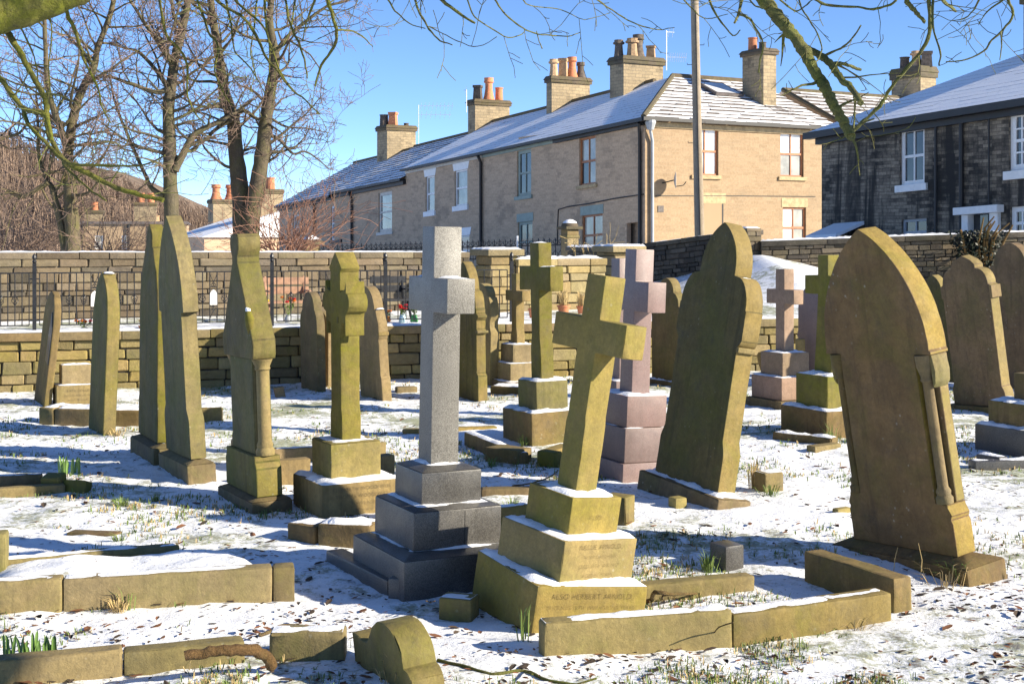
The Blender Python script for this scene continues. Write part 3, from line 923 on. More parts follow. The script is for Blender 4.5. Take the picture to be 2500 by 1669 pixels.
# ================================================================ HOUSES
HY = RAD(30)
HO = Vector((4.136, 42.0, 0.0))          # near corner of the sunlit end house
KR = 0.05                                # the terrace follows the falling street
def fr(u, v, o=HO, k=KR):
    """pixel on a front wall (local x = 0) -> (s along the street, height with the fall taken out)"""
    s = (o.x * F - (u - U0) * o.y) / ((u - U0) * 0.866 + F * 0.5)
    return s, zat(v, o.y + 0.866 * s) + k * s
def sd(u, v, o=HO):
    t = ((u - U0) * o.y - o.x * F) / (F * 0.866 - (u - U0) * 0.5)
    return t, zat(v, o.y + 0.5 * t)
def house(name, label, o, y0=0.0):
    p = o + Matrix.Rotation(HY, 3, 'Z') @ Vector((0, y0, 0))
    return thing(name, label, 'house', (p.x, p.y, 0), HY)
class Wall:
    """wall panel with real openings; m maps (along, depth, z) to house coordinates"""
    def __init__(s, m, parent): s.m = m; s.par = parent
    def panel(s, a0, a1, z0, z1, holes, mat, name='wall', reveal=0.16):
        A = sorted({a0, a1, *[h[0] for h in holes], *[h[1] for h in holes]})
        Z = sorted({z0, z1, *[h[2] for h in holes], *[h[3] for h in holes]})
        A = [a for a in A if a0 - 1e-6 <= a <= a1 + 1e-6]; Z = [z for z in Z if z0 - 1e-6 <= z <= z1 + 1e-6]
        b = MB()
        for i in range(len(A) - 1):
            for j in range(len(Z) - 1):
                ca, cz = (A[i] + A[i+1]) / 2, (Z[j] + Z[j+1]) / 2
                if any(h[0] < ca < h[1] and h[2] < cz < h[3] for h in holes): continue
                b.add([s.m(A[i],0,Z[j]), s.m(A[i+1],0,Z[j]), s.m(A[i+1],0,Z[j+1]), s.m(A[i],0,Z[j+1])], [(0,1,2,3)])
        for h in holes:
            q = [(h[0],h[2]),(h[1],h[2]),(h[1],h[3]),(h[0],h[3])]
            for i in range(4):
                p0, p1 = q[i], q[(i+1) % 4]
                b.add([s.m(p0[0],0,p0[1]), s.m(p1[0],0,p1[1]), s.m(p1[0],reveal,p1[1]), s.m(p0[0],reveal,p0[1])], [(0,1,2,3)])
        return b.build(name, mat, s.par, uv=True)
    def box(s, b, a0, a1, d0, d1, z0, z1):
        pts = [s.m(a, d, z) for (a, d, z) in ((a0,d0,z0),(a1,d0,z0),(a1,d1,z0),(a0,d1,z0),(a0,d0,z1),(a1,d0,z1),(a1,d1,z1),(a0,d1,z1))]
        b.add(pts, [(0,3,2,1),(4,5,6,7),(0,1,5,4),(1,2,6,5),(2,3,7,6),(3,0,4,7)])
        return b
    def part(s, name, mat, parent, *boxes, bevel=0.0):
        b = MB()
        for q in boxes: s.box(b, *q)
        return b.build(name, mat, parent, bevel=bevel)
    def window(s, a0, a1, z0, z1, frame, glassm, cols=2, rows=2, sill=None, lintel=None, fw=0.06, bar=0.04, panes=None, lint_flare=0.0, meet=False, sill_h=0.12):
        f = MB()
        d0, d1 = 0.06, 0.13
        s.box(f, a0, a0+fw, d0, d1, z0, z1); s.box(f, a1-fw, a1, d0, d1, z0, z1)
        s.box(f, a0+fw, a1-fw, d0, d1, z0, z0+fw); s.box(f, a0+fw, a1-fw, d0, d1, z1-fw, z1)
        ia0, ia1, iz0, iz1 = a0+fw, a1-fw, z0+fw, z1-fw
        ca = [ia0 + (ia1-ia0) * i / cols for i in range(cols+1)]
        cz = [iz0 + (iz1-iz0) * i / rows for i in range(rows+1)]
        for i in range(1, cols): s.box(f, ca[i]-bar/2, ca[i]+bar/2, d0+0.01, d1-0.01, iz0, iz1)
        for j in range(1, rows):
            bw = bar * (1.8 if (j * 2 == rows) else 1.0)
            s.box(f, ia0, ia1, d0+0.004, d1-0.014, cz[j]-bw/2, cz[j]+bw/2)
        w = f.build('window', frame, s.par)
        for i in range(cols):
            for j in range(rows):
                gm = glassm if panes is None else panes[(j * cols + i) % len(panes)]
                s.part('pane', gm, w, (ca[i], ca[i+1], 0.10, 0.106, cz[j], cz[j+1]))
        if sill:
            s.part('sill', sill, w, (a0-0.10, a1+0.10, -0.07, 0.13, z0-sill_h, z0), bevel=0.01)
        if lintel:
            lb = MB()
            h = 0.30
            pts = [s.m(a, d, z) for (a, d, z) in ((a0-0.06,-0.015,z1),(a1+0.06,-0.015,z1),(a1+0.06,0.05,z1),(a0-0.06,0.05,z1),
                   (a0-0.06-lint_flare,-0.015,z1+h),(a1+0.06+lint_flare,-0.015,z1+h),(a1+0.06+lint_flare,0.05,z1+h),(a0-0.06-lint_flare,0.05,z1+h))]
            lb.add(pts, [(0,3,2,1),(4,5,6,7),(0,1,5,4),(1,2,6,5),(2,3,7,6),(3,0,4,7)])
            lb.build('lintel', lintel, w)
        return w

def roof_plane(parent, fn, a0, a1, n, snow, lip=0.035, seg=0.5, seed=1, name='roof'):
    """coursed slate slope: every course overlaps the one below with a real lip; fn(a, b, up) -> point, b 0 eave .. 1 ridge"""
    rnd = random.Random(seed)
    b = MB()
    for j in range(n):
        b0, b1 = j / n, (j + 1) / n
        lo, hi = a0(b0), a1(b0)
        lo1, hi1 = a0(b1), a1(b1)
        m = max(1, int(abs(hi - lo) / seg))
        for i in range(m):
            f0, f1 = i / m, (i + 1) / m
            l = lip * rnd.uniform(0.6, 1.3)
            bo = rnd.uniform(-0.004, 0.004)
            q0 = fn(lo + (hi-lo)*f0, b0 + bo, l); q1 = fn(lo + (hi-lo)*f1, b0 + bo, l)
            q2 = fn(lo1 + (hi1-lo1)*f1, b1, 0.002); q3 = fn(lo1 + (hi1-lo1)*f0, b1, 0.002)
            g0 = fn(lo + (hi-lo)*f0, b0 + bo, -0.02); g1 = fn(lo + (hi-lo)*f1, b0 + bo, -0.02)
            b.add([q0, q1, q2, q3], [(0,1,2,3)], 0)
            b.add([g0, g1, q1, q0], [(0,1,2,3)], 1)
    return b.build(name, [snow, M['slate']], parent)

def chimney(parent, x, y, wx, wy, zb, zt, pots, cap_h=0.28, mat=None, y0=0.0, flash=True):
    """stack, cap and pots as parts of a house; (x, y) centre in house coordinates"""
    y = y - y0
    st = MB().box(x-wx/2, x+wx/2, y-wy/2, y+wy/2, zb, zt - cap_h + 0.02).build('chimney', mat or M['stack'], parent, uv=True)
    c = MB().box(x-wx/2-0.07, x+wx/2+0.07, y-wy/2-0.07, y+wy/2+0.07, zt-cap_h, zt-cap_h*0.55)
    c.frustum((x-wx/2-0.11, x+wx/2+0.11, y-wy/2-0.11, y+wy/2+0.11), (x-wx/2-0.02, x+wx/2+0.02, y-wy/2-0.02, y+wy/2+0.02), zt-cap_h*0.55, zt)
    c.build('chimney_cap', M['cap'], st, bevel=0.02, smooth=30)
    if flash:
        MB().box(x-wx/2-0.05, x+wx/2+0.05, y-wy/2-0.05, y+wy/2+0.05, zb+0.2, zb+0.32)
    for (fx, fy, h, r, mt, kind) in pots:
        px, py = x + fx * wx, y + fy * wy
        if kind == 'crown':
            pr = [(r*1.1,zt-0.02),(r*0.95,zt+h*0.25),(r*0.82,zt+h*0.72),(r*1.25,zt+h*0.76),(r*1.25,zt+h*0.86),(r*0.95,zt+h*0.9),(r*1.0,zt+h)]
            nn = 8
        elif kind == 'square':
            pr = [(r*1.25,zt-0.02),(r*1.05,zt+h*0.8),(r*1.3,zt+h*0.84),(r*1.3,zt+h)]; nn = 4
        elif kind == 'plain':
            pr = [(r*1.1,zt-0.02),(r,zt+h*0.9),(r*1.15,zt+h*0.92),(r*1.15,zt+h)]; nn = 12
        else:
            pr = [(r*1.45,zt-0.02),(r*1.1,zt+h*0.2),(r*0.85,zt+h*0.5),(r*0.85,zt+h*0.75),(r*1.2,zt+h*0.8),(r*1.05,zt+h*0.88),(r*1.1,zt+h)]; nn = 12
        MB().lathe(pr, px, py, n=nn).build('chimney_pot', mt, st, smooth=35)
    return st

# ---- end house: sunlit side wall and hipped roof
EV, RD, XR = 5.39, 7.30, 4.19
def front_m(y0): return lambda a, d, z: (d, a - y0, z - KR * a)
side_m = lambda a, d, z: (a, d, z)
def roofpt(y0, drop=0.0, ridge_drop=0.0):
    def fn(a, b, up):
        x = -0.25 + (XR + 0.25) * b
        z = (1 - b) * (EV - 0.06 - drop - KR * a) + b * (RD - ridge_drop - KR * (a - 4.19))
        return (x - 0.4 * up, a - y0, z + up)
    return fn
h1 = house('end_house', 'sunlit buff stone end house with brown windows and hipped snowy roof', HO)
W = Wall(front_m(0), h1)
u1 = fr(1454, 451); u0_ = fr(1414, 335)
wb = (u1[0], u0_[0], fr(1434, 451)[1], fr(1434, 335)[1])
l0, l1 = fr(1471, 540)[0], fr(1420, 540)[0]
lz = fr(1445, 524)[1]
wl = (l0, l1, lz - 1.35, lz)
d0, d1 = fr(1565, 545)[0], fr(1530, 545)[0]
dz = fr(1548, 543)[1]
wd = (max(0.25, d0), d1, 0.2, dz)
W.panel(0, 5.25, 0.0, EV, [wb, wl, wd], M['house_grey'])
W.window(*wb, M['brownframe'], M['glass_curtain'], sill=M['sill'], panes=[M['glass_curtain'], M['glass'], M['glass_curtain'], M['glass_curtain']])
W.window(*wl, M['brownframe'], M['glass_curtain'], sill=M['sill'], lintel=M['greenpaint'])
W.part('doorway', M['darkhole'], h1, (wd[0]-0.05, wd[1]+0.05, 1.0, 1.05, 0, wd[3]+0.05))
W.part('door', M['bluegrey'], h1, (wd[0], wd[1]-0.22, 0.5, 0.55, 0.2, wd[3]))
W.part('gutter', M['gutter'], h1, (-0.25, 5.25, -0.30, -0.14, EV-0.17, EV-0.05), (0, 5.25, -0.14, 0.02, EV-0.26, EV-0.08))
sA, sz = fr(1566, 560)[0], EV - 0.3
MB().tube([(-0.07, sA, 0.1), (-0.07, sA, 3.0), (-0.07, sA, EV-0.5), (-0.12, sA-0.05, EV-0.42), (-0.2, sA-0.15, EV-0.2)], 0.055, 8).build('drainpipe', M['gutter'], h1, smooth=60)
# cable draped along the front
ca = [fr(1575, 474), fr(1500, 485), fr(1440, 497), fr(1385, 505), fr(1364, 512), fr(1362, 560), fr(1362, 600)]
MB().tube([(-0.02, s_, z_ - KR*s_) for s_, z_ in ca], 0.02, 5).build('cable', M['gutter'], h1)
S = Wall(side_m, h1)
def swin(u0, u1, v0, v1):
    t0, za = sd(u0, v1); t1, zb = sd(u1, v1)
    tm, zt_ = sd((u0+u1)/2, v0); _, zb_ = sd((u0+u1)/2, v1)
    return (t0, t1, zb_, zt_)
w1 = swin(1693, 1754, 310, 428); w2 = swin(1905, 1962, 320, 432); w3 = swin(1911, 1968, 506, 606); w4 = swin(1718, 1762, 497, 620)
S.panel(0.0, 7.6, 0.0, EV, [w1, w2, w3], M['house_lit'])
S.window(*w1, M['brownframe'], M['glass_blind'], cols=2, rows=2, sill=M['sill'])
S.window(*w2, M['brownframe'], M['glass_blind'], sill=M['sill'], panes=[M['glass_curtain'], M['glass_curtain'], M['glass_blind'], M['glass_blind']])
S.window(*w3, M['brownframe'], M['glass_curtain'], lintel=M['sill'], panes=[M['glass_blind'], M['glass_curtain'], M['glass_blind'], M['glass_curtain']])
S.part('blocked_doorway', M['house_lit'], h1, (w4[0], w4[1], -0.015, 0.05, 0.0, w4[3]))
S.part('door_lintel', M['sill'], h1, (w4[0]-0.15, w4[1]+0.15, -0.02, 0.05, w4[3], w4[3]+0.34))
S.part('door_jamb', M['gutter'], h1, (w4[1], w4[1]+0.05, -0.025, 0.05, 0.0, w4[3]))
S.part('eaves_course', M['sill'], h1, (0, 7.6, -0.05, 0.05, EV-0.32, EV-0.16))
S.part('gutter', M['gutter'], h1, (-0.28, 7.95, -0.33, -0.20, EV-0.14, EV-0.03))
MB().tube([(0.22, -0.08, 0.1), (0.22, -0.08, EV-0.75), (0.12, -0.12, EV-0.45), (0.05, -0.22, EV-0.2)], 0.05, 8).build('drainpipe', M['pale_pipe'], h1, smooth=60)
MB().lathe([(0.10, EV-0.42), (0.17, EV-0.2), (0.17, EV-0.12)], 0.06, -0.2, n=10).build('hopper_head', M['pale_pipe'], h1)
tb, zb_ = sd(1612, 510)
S.part('vent', M['slate'], h1, (tb-0.1, tb+0.12, -0.02, 0.03, zb_-0.1, zb_+0.1))
ca = [sd(1600, 478), sd(1800, 478), sd(1990, 480)]
MB().tube([(t_, -0.012, z_) for t_, z_ in ca], 0.014, 4).build('cable', M['gutter'], h1)
# other walls
MB().box(0.35, 7.6, 0.35, 8.4, 0.0, EV - 0.1).build('rear_walls', M['house_grey'], h1, uv=True)
roof_plane(h1, roofpt(0), lambda b: -0.25 + 4.44*b, lambda b: 5.25, 15, M['roof_thick'], 0.005, 0.6, 3)
def sidefn(a, b, up): return (a, -0.25 + 4.44*b - 0.4*up, (EV-0.06) + (RD - EV + 0.06) * b + up)
roof_plane(h1, sidefn, lambda b: -0.25 + 4.44*b, lambda b: 7.95, 13, M['roof_thin'], 0.05, 0.45, 5)
MB().tube([sidefn(-0.25, 0, 0.03), sidefn(4.19, 1, 0.05)], 0.09, 6).build('hip_tiles', M['cap'], h1)
MB().tube([sidefn(4.19, 1, 0.03), sidefn(7.95, 1, 0.03)], 0.10, 6).build('ridge_tiles', M['cap'], h1)
MB().add([(7.95, -0.25, EV-0.06), (7.95, 4.19, RD), (7.95, 8.6, EV-0.06), (7.6,-0.0,EV-0.3)], [(0,1,2)]).build('gable_wall', M['house_lit'], h1)
MB().add([(4.19,4.19,RD),(7.95,4.19,RD),(7.95,8.6,EV-0.06),(XR,8.6,EV)], [(0,1,2,3)]).build('rear_roof', M['roof_thick'], h1)
# skylight
t_, b_ = 4.35, 0.0
sk = MB()
def skp(a, b): return Vector(sidefn(a, b, 0.06))
q = [skp(4.55, 0.56), skp(5.75, 0.56), skp(5.75, 0.82), skp(4.55, 0.82)]
nrm = Vector((0, -0.4, 0.92))
sk.add([*q, *[p_ + nrm*0.09 for p_ in q]], [(0,3,2,1),(4,5,6,7),(0,1,5,4),(1,2,6,5),(2,3,7,6),(3,0,4,7)])
sl = sk.build('skylight', M['slate'], h1)
g = [q[0].lerp(q[2], 0.07), q[1].lerp(q[3], 0.07), q[2].lerp(q[0], 0.07), q[3].lerp(q[1], 0.07)]
MB().add([p_ + nrm*0.095 for p_ in g], [(0,1,2,3)]).build('pane', M['glass_blind'], sl)

def stack_from_px(parent, y0, ul, un, ur, v_cap, x_near, zdrop=0.0, pots=(), cap_px=20):
    """chimney whose near vertical edge stands at column un, with faces reaching to ul (street side) and ur (gable side)"""
    o = HO
    A = o.x + 0.866 * x_near; B = o.y + 0.5 * x_near
    k_ = (un - U0) / F
    s = (A - k_ * B) / (0.5 + 0.866 * k_)
    Y = B + 0.866 * s
    # widths
    k2 = (ur - U0) / F
    wx = (k2 * (o.y + 0.866*s) - (o.x - 0.5*s)) / (0.866 - 0.5*k2) - x_near
    k3 = (ul - U0) / F
    s3 = (A - k3 * B) / (0.5 + 0.866 * k3)
    ws = s3 - s
    zt = zat(v_cap, Y)
    zr = RD - KR * (s - 4.19) - zdrop
    return chimney(parent, x_near + wx/2, s + ws/2, wx, ws, zr - 1.5, zt, pots, cap_h=cap_px * Y / F, y0=y0), s, zt, Y
TC, BF, DK = M['terracotta'], M['pot_buff'], M['pot_dark']
stack_from_px(h1, 0, 1812.6, 1864, 1895, 116, 6.1, pots=[(-0.1, 0.25, 0.45, 0.15, TC, 'plain'), (0.1,-0.1,0.25,0.12,DK,'plain')], cap_px=16)
stack_from_px(h1, 0, 1489, 1522.5, 1619, 134, 3.2, pots=[(-0.38,0.2,0.62,0.17,DK,'crown'),(-0.18,-0.2,0.66,0.2,BF,'crown'),(0.08,0.1,0.86,0.19,DK,'tall'),(0.33,-0.1,0.46,0.18,BF,'square'),(-0.02,0.3,0.35,0.14,DK,'plain')])
# satellite dish
td, zd = sd(1628, 441)
pp = HO + Matrix.Rotation(HY, 3, 'Z') @ Vector((td, -0.36, 0))
dish = thing('satellite_dish', 'small grey satellite dish on the sunlit house end beside the pole', 'satellite dish', (pp.x, pp.y, zd), RAD(-8))
pr = [(0.02,0.0),(0.11,0.012),(0.20,0.04),(0.26,0.07)]
dm = MB().lathe(pr, n=20).xf(lambda x,y,z: (z, x*0.9, y*1.05))
dm.build('reflector', M['pale_pipe'], dish, smooth=60)
MB().tube([(0.04,0,-0.2),(0.3,0,-0.16),(0.38,0,-0.05)], 0.015, 6).build('feed_arm', M['iron'], dish)
MB().tube([(0.0,0,0),(-0.2,0,-0.05),(-0.36,0.18,-0.08)], 0.02, 6).build('bracket', M['iron'], dish)

# ---- the rest of the terrace
def terrace_house(label, s0, s1, wins, snow, drop=0.0, rdrop=0.0, mat='house_grey', n=15, lip=0.005, fascia=None, seed=1):
    h = house('terrace_house', label, HO, s0)
    h['group'] = 'terrace houses along the falling street'
    W = Wall(front_m(s0), h)
    holes = []
    for w in wins:
        a0, a1 = fr(w['u1'], w['v1'])[0], fr(w['u0'], w['v1'])[0]
        um = (w['u0'] + w['u1']) / 2
        z0, z1 = fr(um, w['v1'])[1], fr(um, w['v0'])[1]
        holes.append((a0, a1, z0, z1))
    W.panel(s0, s1, -4.0, EV - drop, holes, M[mat])
    for w, hle in zip(wins, holes):
        W.window(*hle, w['frame'], w['glass'], cols=w.get('cols', 1), rows=w.get('rows', 2), sill=w.get('sill'), lintel=w.get('lintel'), lint_flare=w.get('flare', 0.0), fw=w.get('fw', 0.06), panes=w.get('panes'), sill_h=w.get('sh', 0.13))
    W.part('gutter', M['gutter'], h, (s0, s1, -0.30, -0.16, EV-drop-0.15, EV-drop-0.05))
    if fascia:
        W.part('fascia', fascia, h, (s0, s1, -0.06, 0.04, EV-drop-0.24, EV-drop-0.06))
    else:
        W.part('fascia', M['gutter'], h, (s0, s1, -0.14, 0.04, EV-drop-0.30, EV-drop-0.08))
    b = MB()
    for (x0, x1) in ((0.3, 8.3),):
        pts = [front_m(s0)(a, d, z) for (a, d, z) in ((s0,x0,-4),(s1,x0,-4),(s1,x1,-4),(s0,x1,-4),(s0,x0,EV-drop-0.1),(s1,x0,EV-drop-0.1),(s1,x1,EV-drop-0.1),(s0,x1,EV-drop-0.1))]
        b.add(pts, [(0,3,2,1),(4,5,6,7),(0,1,5,4),(1,2,6,5),(2,3,7,6),(3,0,4,7)])
    b.build('rear_walls', M[mat], h, uv=True)
    fn = roofpt(s0, drop, rdrop)
    roof_plane(h, fn, lambda b: s0, lambda b: s1, n, snow, lip, 0.6, seed)
    e0, e1 = fn(s0, 1, 0), fn(s1, 1, 0)
    MB().add([e0, e1, (8.6, e1[1], e1[2]-1.95), (8.6, e0[1], e0[2]-1.95)], [(0,1,2,3)]).build('rear_roof', M['roof_thick'], h)
    MB().add([(0, s1-s0, EV-drop-KR*s1-0.1), (8.4, s1-s0, EV-drop-KR*s1-0.1), (XR, s1-s0, fn(s1,1,0)[2]-0.03)], [(0,1,2)]).build('gable_wall', M[mat], h)
    MB().tube([Vector(e0)+Vector((0,0,0.02)), Vector(e1)+Vector((0,0,0.02))], 0.09, 6).build('ridge_tiles', M['cap'], h)
    return h
GL, GC = M['glass'], M['glass_curtain']
h2 = terrace_house('grey terrace house with sage green window beside the brown windowed house', 5.25, 10.45, [
    dict(u0=1262, u1=1297, v0=366, v1=478, frame=M['greenpaint'], glass=GL, cols=2, rows=2, sill=M['greenpaint'], fw=0.12),
    dict(u0=1264, u1=1300, v0=541, v1=640, frame=M['greenpaint'], glass=GL, cols=2, rows=2, sill=M['greenpaint'], lintel=M['greenpaint'], fw=0.10)], M['roof_thick'], fascia=M['greenpaint'], seed=11)
h3 = terrace_house('grey terrace house with two white sash windows and white flared lintels', 10.45, 17.2, [
    dict(u0=1039, u1=1061, v0=430, v1=516, frame=M['white'], glass=GC, sill=M['white'], lintel=M['white'], flare=0.10, sh=0.2),
    dict(u0=1110, u1=1141, v0=415, v1=502, frame=M['white'], glass=GC, sill=M['white'], lintel=M['white'], flare=0.10, sh=0.2),
    dict(u0=1116, u1=1146, v0=575, v1=650, frame=M['white'], glass=GC, sill=M['white'], lintel=M['white'], flare=0.10)], M['roof_thick'], fascia=M['creampaint'], seed=12)
h4 = terrace_house('far terrace house with cream framed sash window and slated snowy roof', 17.2, 25.0, [
    dict(u0=924, u1=957, v0=468, v1=566, frame=M['creampaint'], glass=GC, sill=M['creampaint'], fw=0.14)], M['roof_mid'], drop=0.38, rdrop=0.26, n=14, lip=0.032, seed=13)
h5 = terrace_house('farthest terrace house at the left end with white sash windows behind twigs', 25.0, 32.4, [
    dict(u0=808, u1=833, v0=501, v1=586, frame=M['white'], glass=GC, sill=M['gutter'], fw=0.10),
    dict(u0=715, u1=734, v0=523, v1=588, frame=M['creampaint'], glass=GC, fw=0.12)], M['roof_mid'], drop=0.5, rdrop=0.34, n=14, lip=0.032, seed=14)
for hh, s_, y0 in ((h3, fr(1178, 500)[0], 10.45), (h5, fr(770, 520)[0], 25.0), (h4, fr(862, 520)[0], 17.2)):
    dr = 0.0 if hh is h3 else 0.45
    MB().tube([(-0.08, s_-y0, -2-KR*s_), (-0.08, s_-y0, 2.5-KR*s_), (-0.08, s_-y0, EV-dr-0.4-KR*s_), (-0.22, s_-y0, EV-dr-0.12-KR*s_)], 0.06, 8).build('drainpipe', M['gutter'], hh, smooth=60)
stack_from_px(h2, 5.25, 1334, 1347, 1440, 184, 3.2, pots=[(-0.38,0,0.66,0.17,BF,'crown'),(-0.13,0,0.72,0.19,BF,'square'),(0.1,0,0.80,0.17,TC,'tall'),(0.33,0,0.62,0.15,DK,'tall')], cap_px=17)
stack_from_px(h3, 10.45, 1142.5, 1160, 1244, 241, 3.3, pots=[(-0.32,0,0.62,0.2,DK,'square'),(0.0,0,0.98,0.19,TC,'tall'),(0.3,0,0.58,0.16,TC,'plain')], cap_px=15)
stack_from_px(h4, 17.2, 920.5, 945, 1015, 304, 3.3, zdrop=0.3, pots=[(-0.36,0.2,0.55,0.2,DK,'plain'),(-0.15,-0.1,0.66,0.22,TC,'square'),(0.35,0,0.16,0.12,DK,'plain')], cap_px=14)

# ---- lower terrace further down the street (behind the trees)
def far_terrace():
    h = house('far_cottage', 'far cottage row with snowy roof seen between the tree trunks', HO, 50.5)
    k = 0.072
    zr = lambda s: 2.75 - k * (s - 52)
    fn = lambda a, b, up: (-0.25 + 4.44*b - 0.4*up, a - 50.5, zr(a) - 2.2*(1-b) + up)
    roof_plane(h, fn, lambda b: 50.3, lambda b: 77, 12, M['roof_thin'], 0.06, 1.0, 8)
    MB().add([(0,0,zr(50.5)-2.25),(8.4,0,zr(50.5)-2.25),(XR,0,zr(50.5)-0.05)], [(0,1,2)]).add([(0,0,-6),(8.4,0,-6),(8.4,0,zr(50.5)-2.25),(0,0,zr(50.5)-2.25)], [(0,1,2,3)]).build('gable_wall', M['house_lit'], h, uv=True)
    MB().add([(0,0,-6),(0,26,-6),(0,26,zr(76.5)-2.25),(0,0,zr(50.5)-2.25)], [(0,1,2,3)]).build('front_wall', M['house_grey'], h, uv=True)
    MB().add([fn(50.3,1,0), fn(77,1,0), (8.6,26.5,zr(77)-2.2), (8.6,-0.2,zr(50.3)-2.2)], [(0,1,2,3)]).build('rear_roof', M['roof_thick'], h)
    for (ul, un, ur, vc, pots) in ((502, 519, 560, 486, [(-0.3,0,1.0,0.30,TC,'tall'),(0.22,0,1.0,0.30,TC,'tall')]), (355, 364, 397, 551, [(-0.2,0,0.8,0.34,BF,'plain'),(0.3,0,0.8,0.22,TC,'plain')])):
        A = HO.x + 0.866*3.2; B = HO.y + 1.6; k_ = (un-U0)/F
        s = (A - k_*B)/(0.5+0.866*k_); Y = B + 0.866*s
        chimney(h, 4.2, s + 0.6, 1.9, 1.1, zr(s)-1.5, zat(vc, Y), pots, y0=50.5, cap_h=0.3)
far_terrace()
def far_gable():
    h = house('far_gabled_house', 'far brown gabled house with one red chimney pot behind the forked tree', HO, 42.0)
    MB().box(-1.0, 8.5, 0, 6, -6, 1.6).build('walls', M['house_grey'], h, uv=True)
    b = MB().prism([(-1.2,1.6),(8.7,1.6),(3.8,3.2)], -0.2, 6.2)
    b.build('roof', M['roof_thin'], h)
    A = HO.x + 0.866*3.2; B = HO.y + 1.6; k_ = (653-U0)/F
    s = (A - k_*B)/(0.5+0.866*k_); Y = B + 0.866*s
    chimney(h, 3.2, s, 1.6, 1.0, 1.0, zat(462, Y), [(0.1,0,0.7,0.28,TC,'plain')], y0=42.0)
far_gable()
def pale_block():
    p = P(300, 575, 100.0)
    h = thing('pale_building', 'far pale stone building with flat fronts and chimneys behind the left trees', 'house', (p.x, p.y, 0), RAD(12))
    W = Wall(lambda a, d, z: (a, d, z), h)
    holes = [(-2.0 + i*1.9, -1.4 + i*1.9, 0.7, 1.7) for i in range(3)]
    W.panel(-3.0, 4.6, -5, 2.55, holes, M['house_lit'])
    for q in holes: W.window(*q, M['white'], GC, cols=1, rows=2)
    MB().box(-3.0, 4.6, 0.2, 6, -5, 2.5).build('rear_walls', M['house_lit'], h, uv=True)
    MB().prism([(-3.2,2.55),(4.8,2.55),(4.6,2.75),(-3.0,2.75)], -0.2, 6.2).build('roof', M['slate'], h)
    for x in (-2.9, 0.4, 2.0): MB().tube([(x,-0.1,-4),(x,-0.1,2.5)], 0.10, 6).build('drainpipe', M['gutter'], h)
    chimney(h, 1.5, 2.0, 1.6, 1.0, 2.0, 4.2, [(-0.2,0,0.7,0.25,TC,'plain'),(0.25,0,0.7,0.25,TC,'plain')])
    chimney(h, -2.2, 2.0, 1.3, 1.0, 2.0, 3.6, [(0,0,0.6,0.25,TC,'plain')])
pale_block()

# ---- sooty house on the right
DO = Vector((756/3300*33.0, 33.0, 0.0))
KD = 0.045
h6 = house('sooty_house', 'soot-blackened stone house on the right with white sash windows and snowy roof', DO)
dm_ = lambda a, d, z: (d, a, z - KD * a)
W = Wall(dm_, h6)
DE = zat(319, 33.0)
def dwin(u0, u1, v0, v1):
    a1 = fr(u0, v1, DO, KD)[0]; a0 = fr(u1, v1, DO, KD)[0]
    um = (u0+u1)/2
    return (a0, a1, fr(um, v1, DO, KD)[1], fr(um, v0, DO, KD)[1])
x1 = dwin(2197, 2257, 311, 450); x2 = dwin(2463, 2530, 268, 415); x3 = dwin(2201, 2262, 534, 600); x4 = dwin(2466, 2530, 503, 585); x5 = dwin(2361, 2432, 522, 620)
W.panel(-8.6, 0, 0, DE, [x1, x2, x3, x4, x5], M['house_dark'])
W.window(*x1, M['white'], GL, cols=2, rows=2, sill=M['white'], fw=0.09, bar=0.035, sill_h=0.16)
W.window(*x2, M['white'], GL, cols=3, rows=4, sill=M['white'], fw=0.13, bar=0.035, sill_h=0.18)
W.window(*x3, M['pale_pipe'], GL, cols=2, rows=2, fw=0.06, bar=0.035)
W.window(*x4, M['white'], GL, cols=3, rows=2, fw=0.11, bar=0.035)
W.part('door_surround', M['white'], h6, (x5[0]-0.12, x5[0]+0.1, -0.10, 0.1, 0, x5[3]), (x5[1]-0.1, x5[1]+0.12, -0.10, 0.1, 0, x5[3]), (x5[0]-0.2, x5[1]+0.2, -0.22, 0.1, x5[3], x5[3]+0.16), bevel=0.01)
W.part('door', M['glass'], h6, (x5[0], x5[1], 0.10, 0.14, 0, x5[3]))
W.part('gutter', M['gutter'], h6, (-8.6, 0.3, -0.34, -0.12, DE-0.20, DE-0.04))
W.part('fascia', M['gutter'], h6, (-8.6, 0.1, -0.12, 0.03, DE-0.34, DE-0.06))
for u_, r_ in ((2352, 0.05), (2290, 0.035), (2420, 0.02)):
    a_ = fr(u_, 400, DO, KD)[0]
    MB().tube([dm_(a_, -0.07, 0.3), dm_(a_, -0.07, 2.6), dm_(a_, -0.07, DE-0.3)], r_, 7).build('drainpipe', M['gutter'], h6, smooth=60)
lt = dwin(2036, 2110, 556, 600)
b = MB(); 
pts = [dm_(a, d, z) for (a, d, z) in ((lt[0],-0.9,lt[3]-0.25),(lt[1],-0.9,lt[3]-0.25),(lt[1],0.0,lt[3]+0.05),(lt[0],0.0,lt[3]+0.05),(lt[0],-0.9,lt[3]-0.17),(lt[1],-0.9,lt[3]-0.17),(lt[1],0.0,lt[3]+0.13),(lt[0],0.0,lt[3]+0.13))]
b.add(pts, [(0,3,2,1),(4,5,6,7),(0,1,5,4),(1,2,6,5),(2,3,7,6),(3,0,4,7)])
b.build('porch_roof', M['snow'], h6)
W.part('porch_wall', M['house_dark'], h6, (lt[0]+0.05, lt[1]-0.05, -0.8, 0.0, 0, lt[3]-0.24))
MB().box(0.35, 6.2, -8.6, 0, 0, DE-0.05).build('rear_walls', M['house_dark'], h6, uv=True)
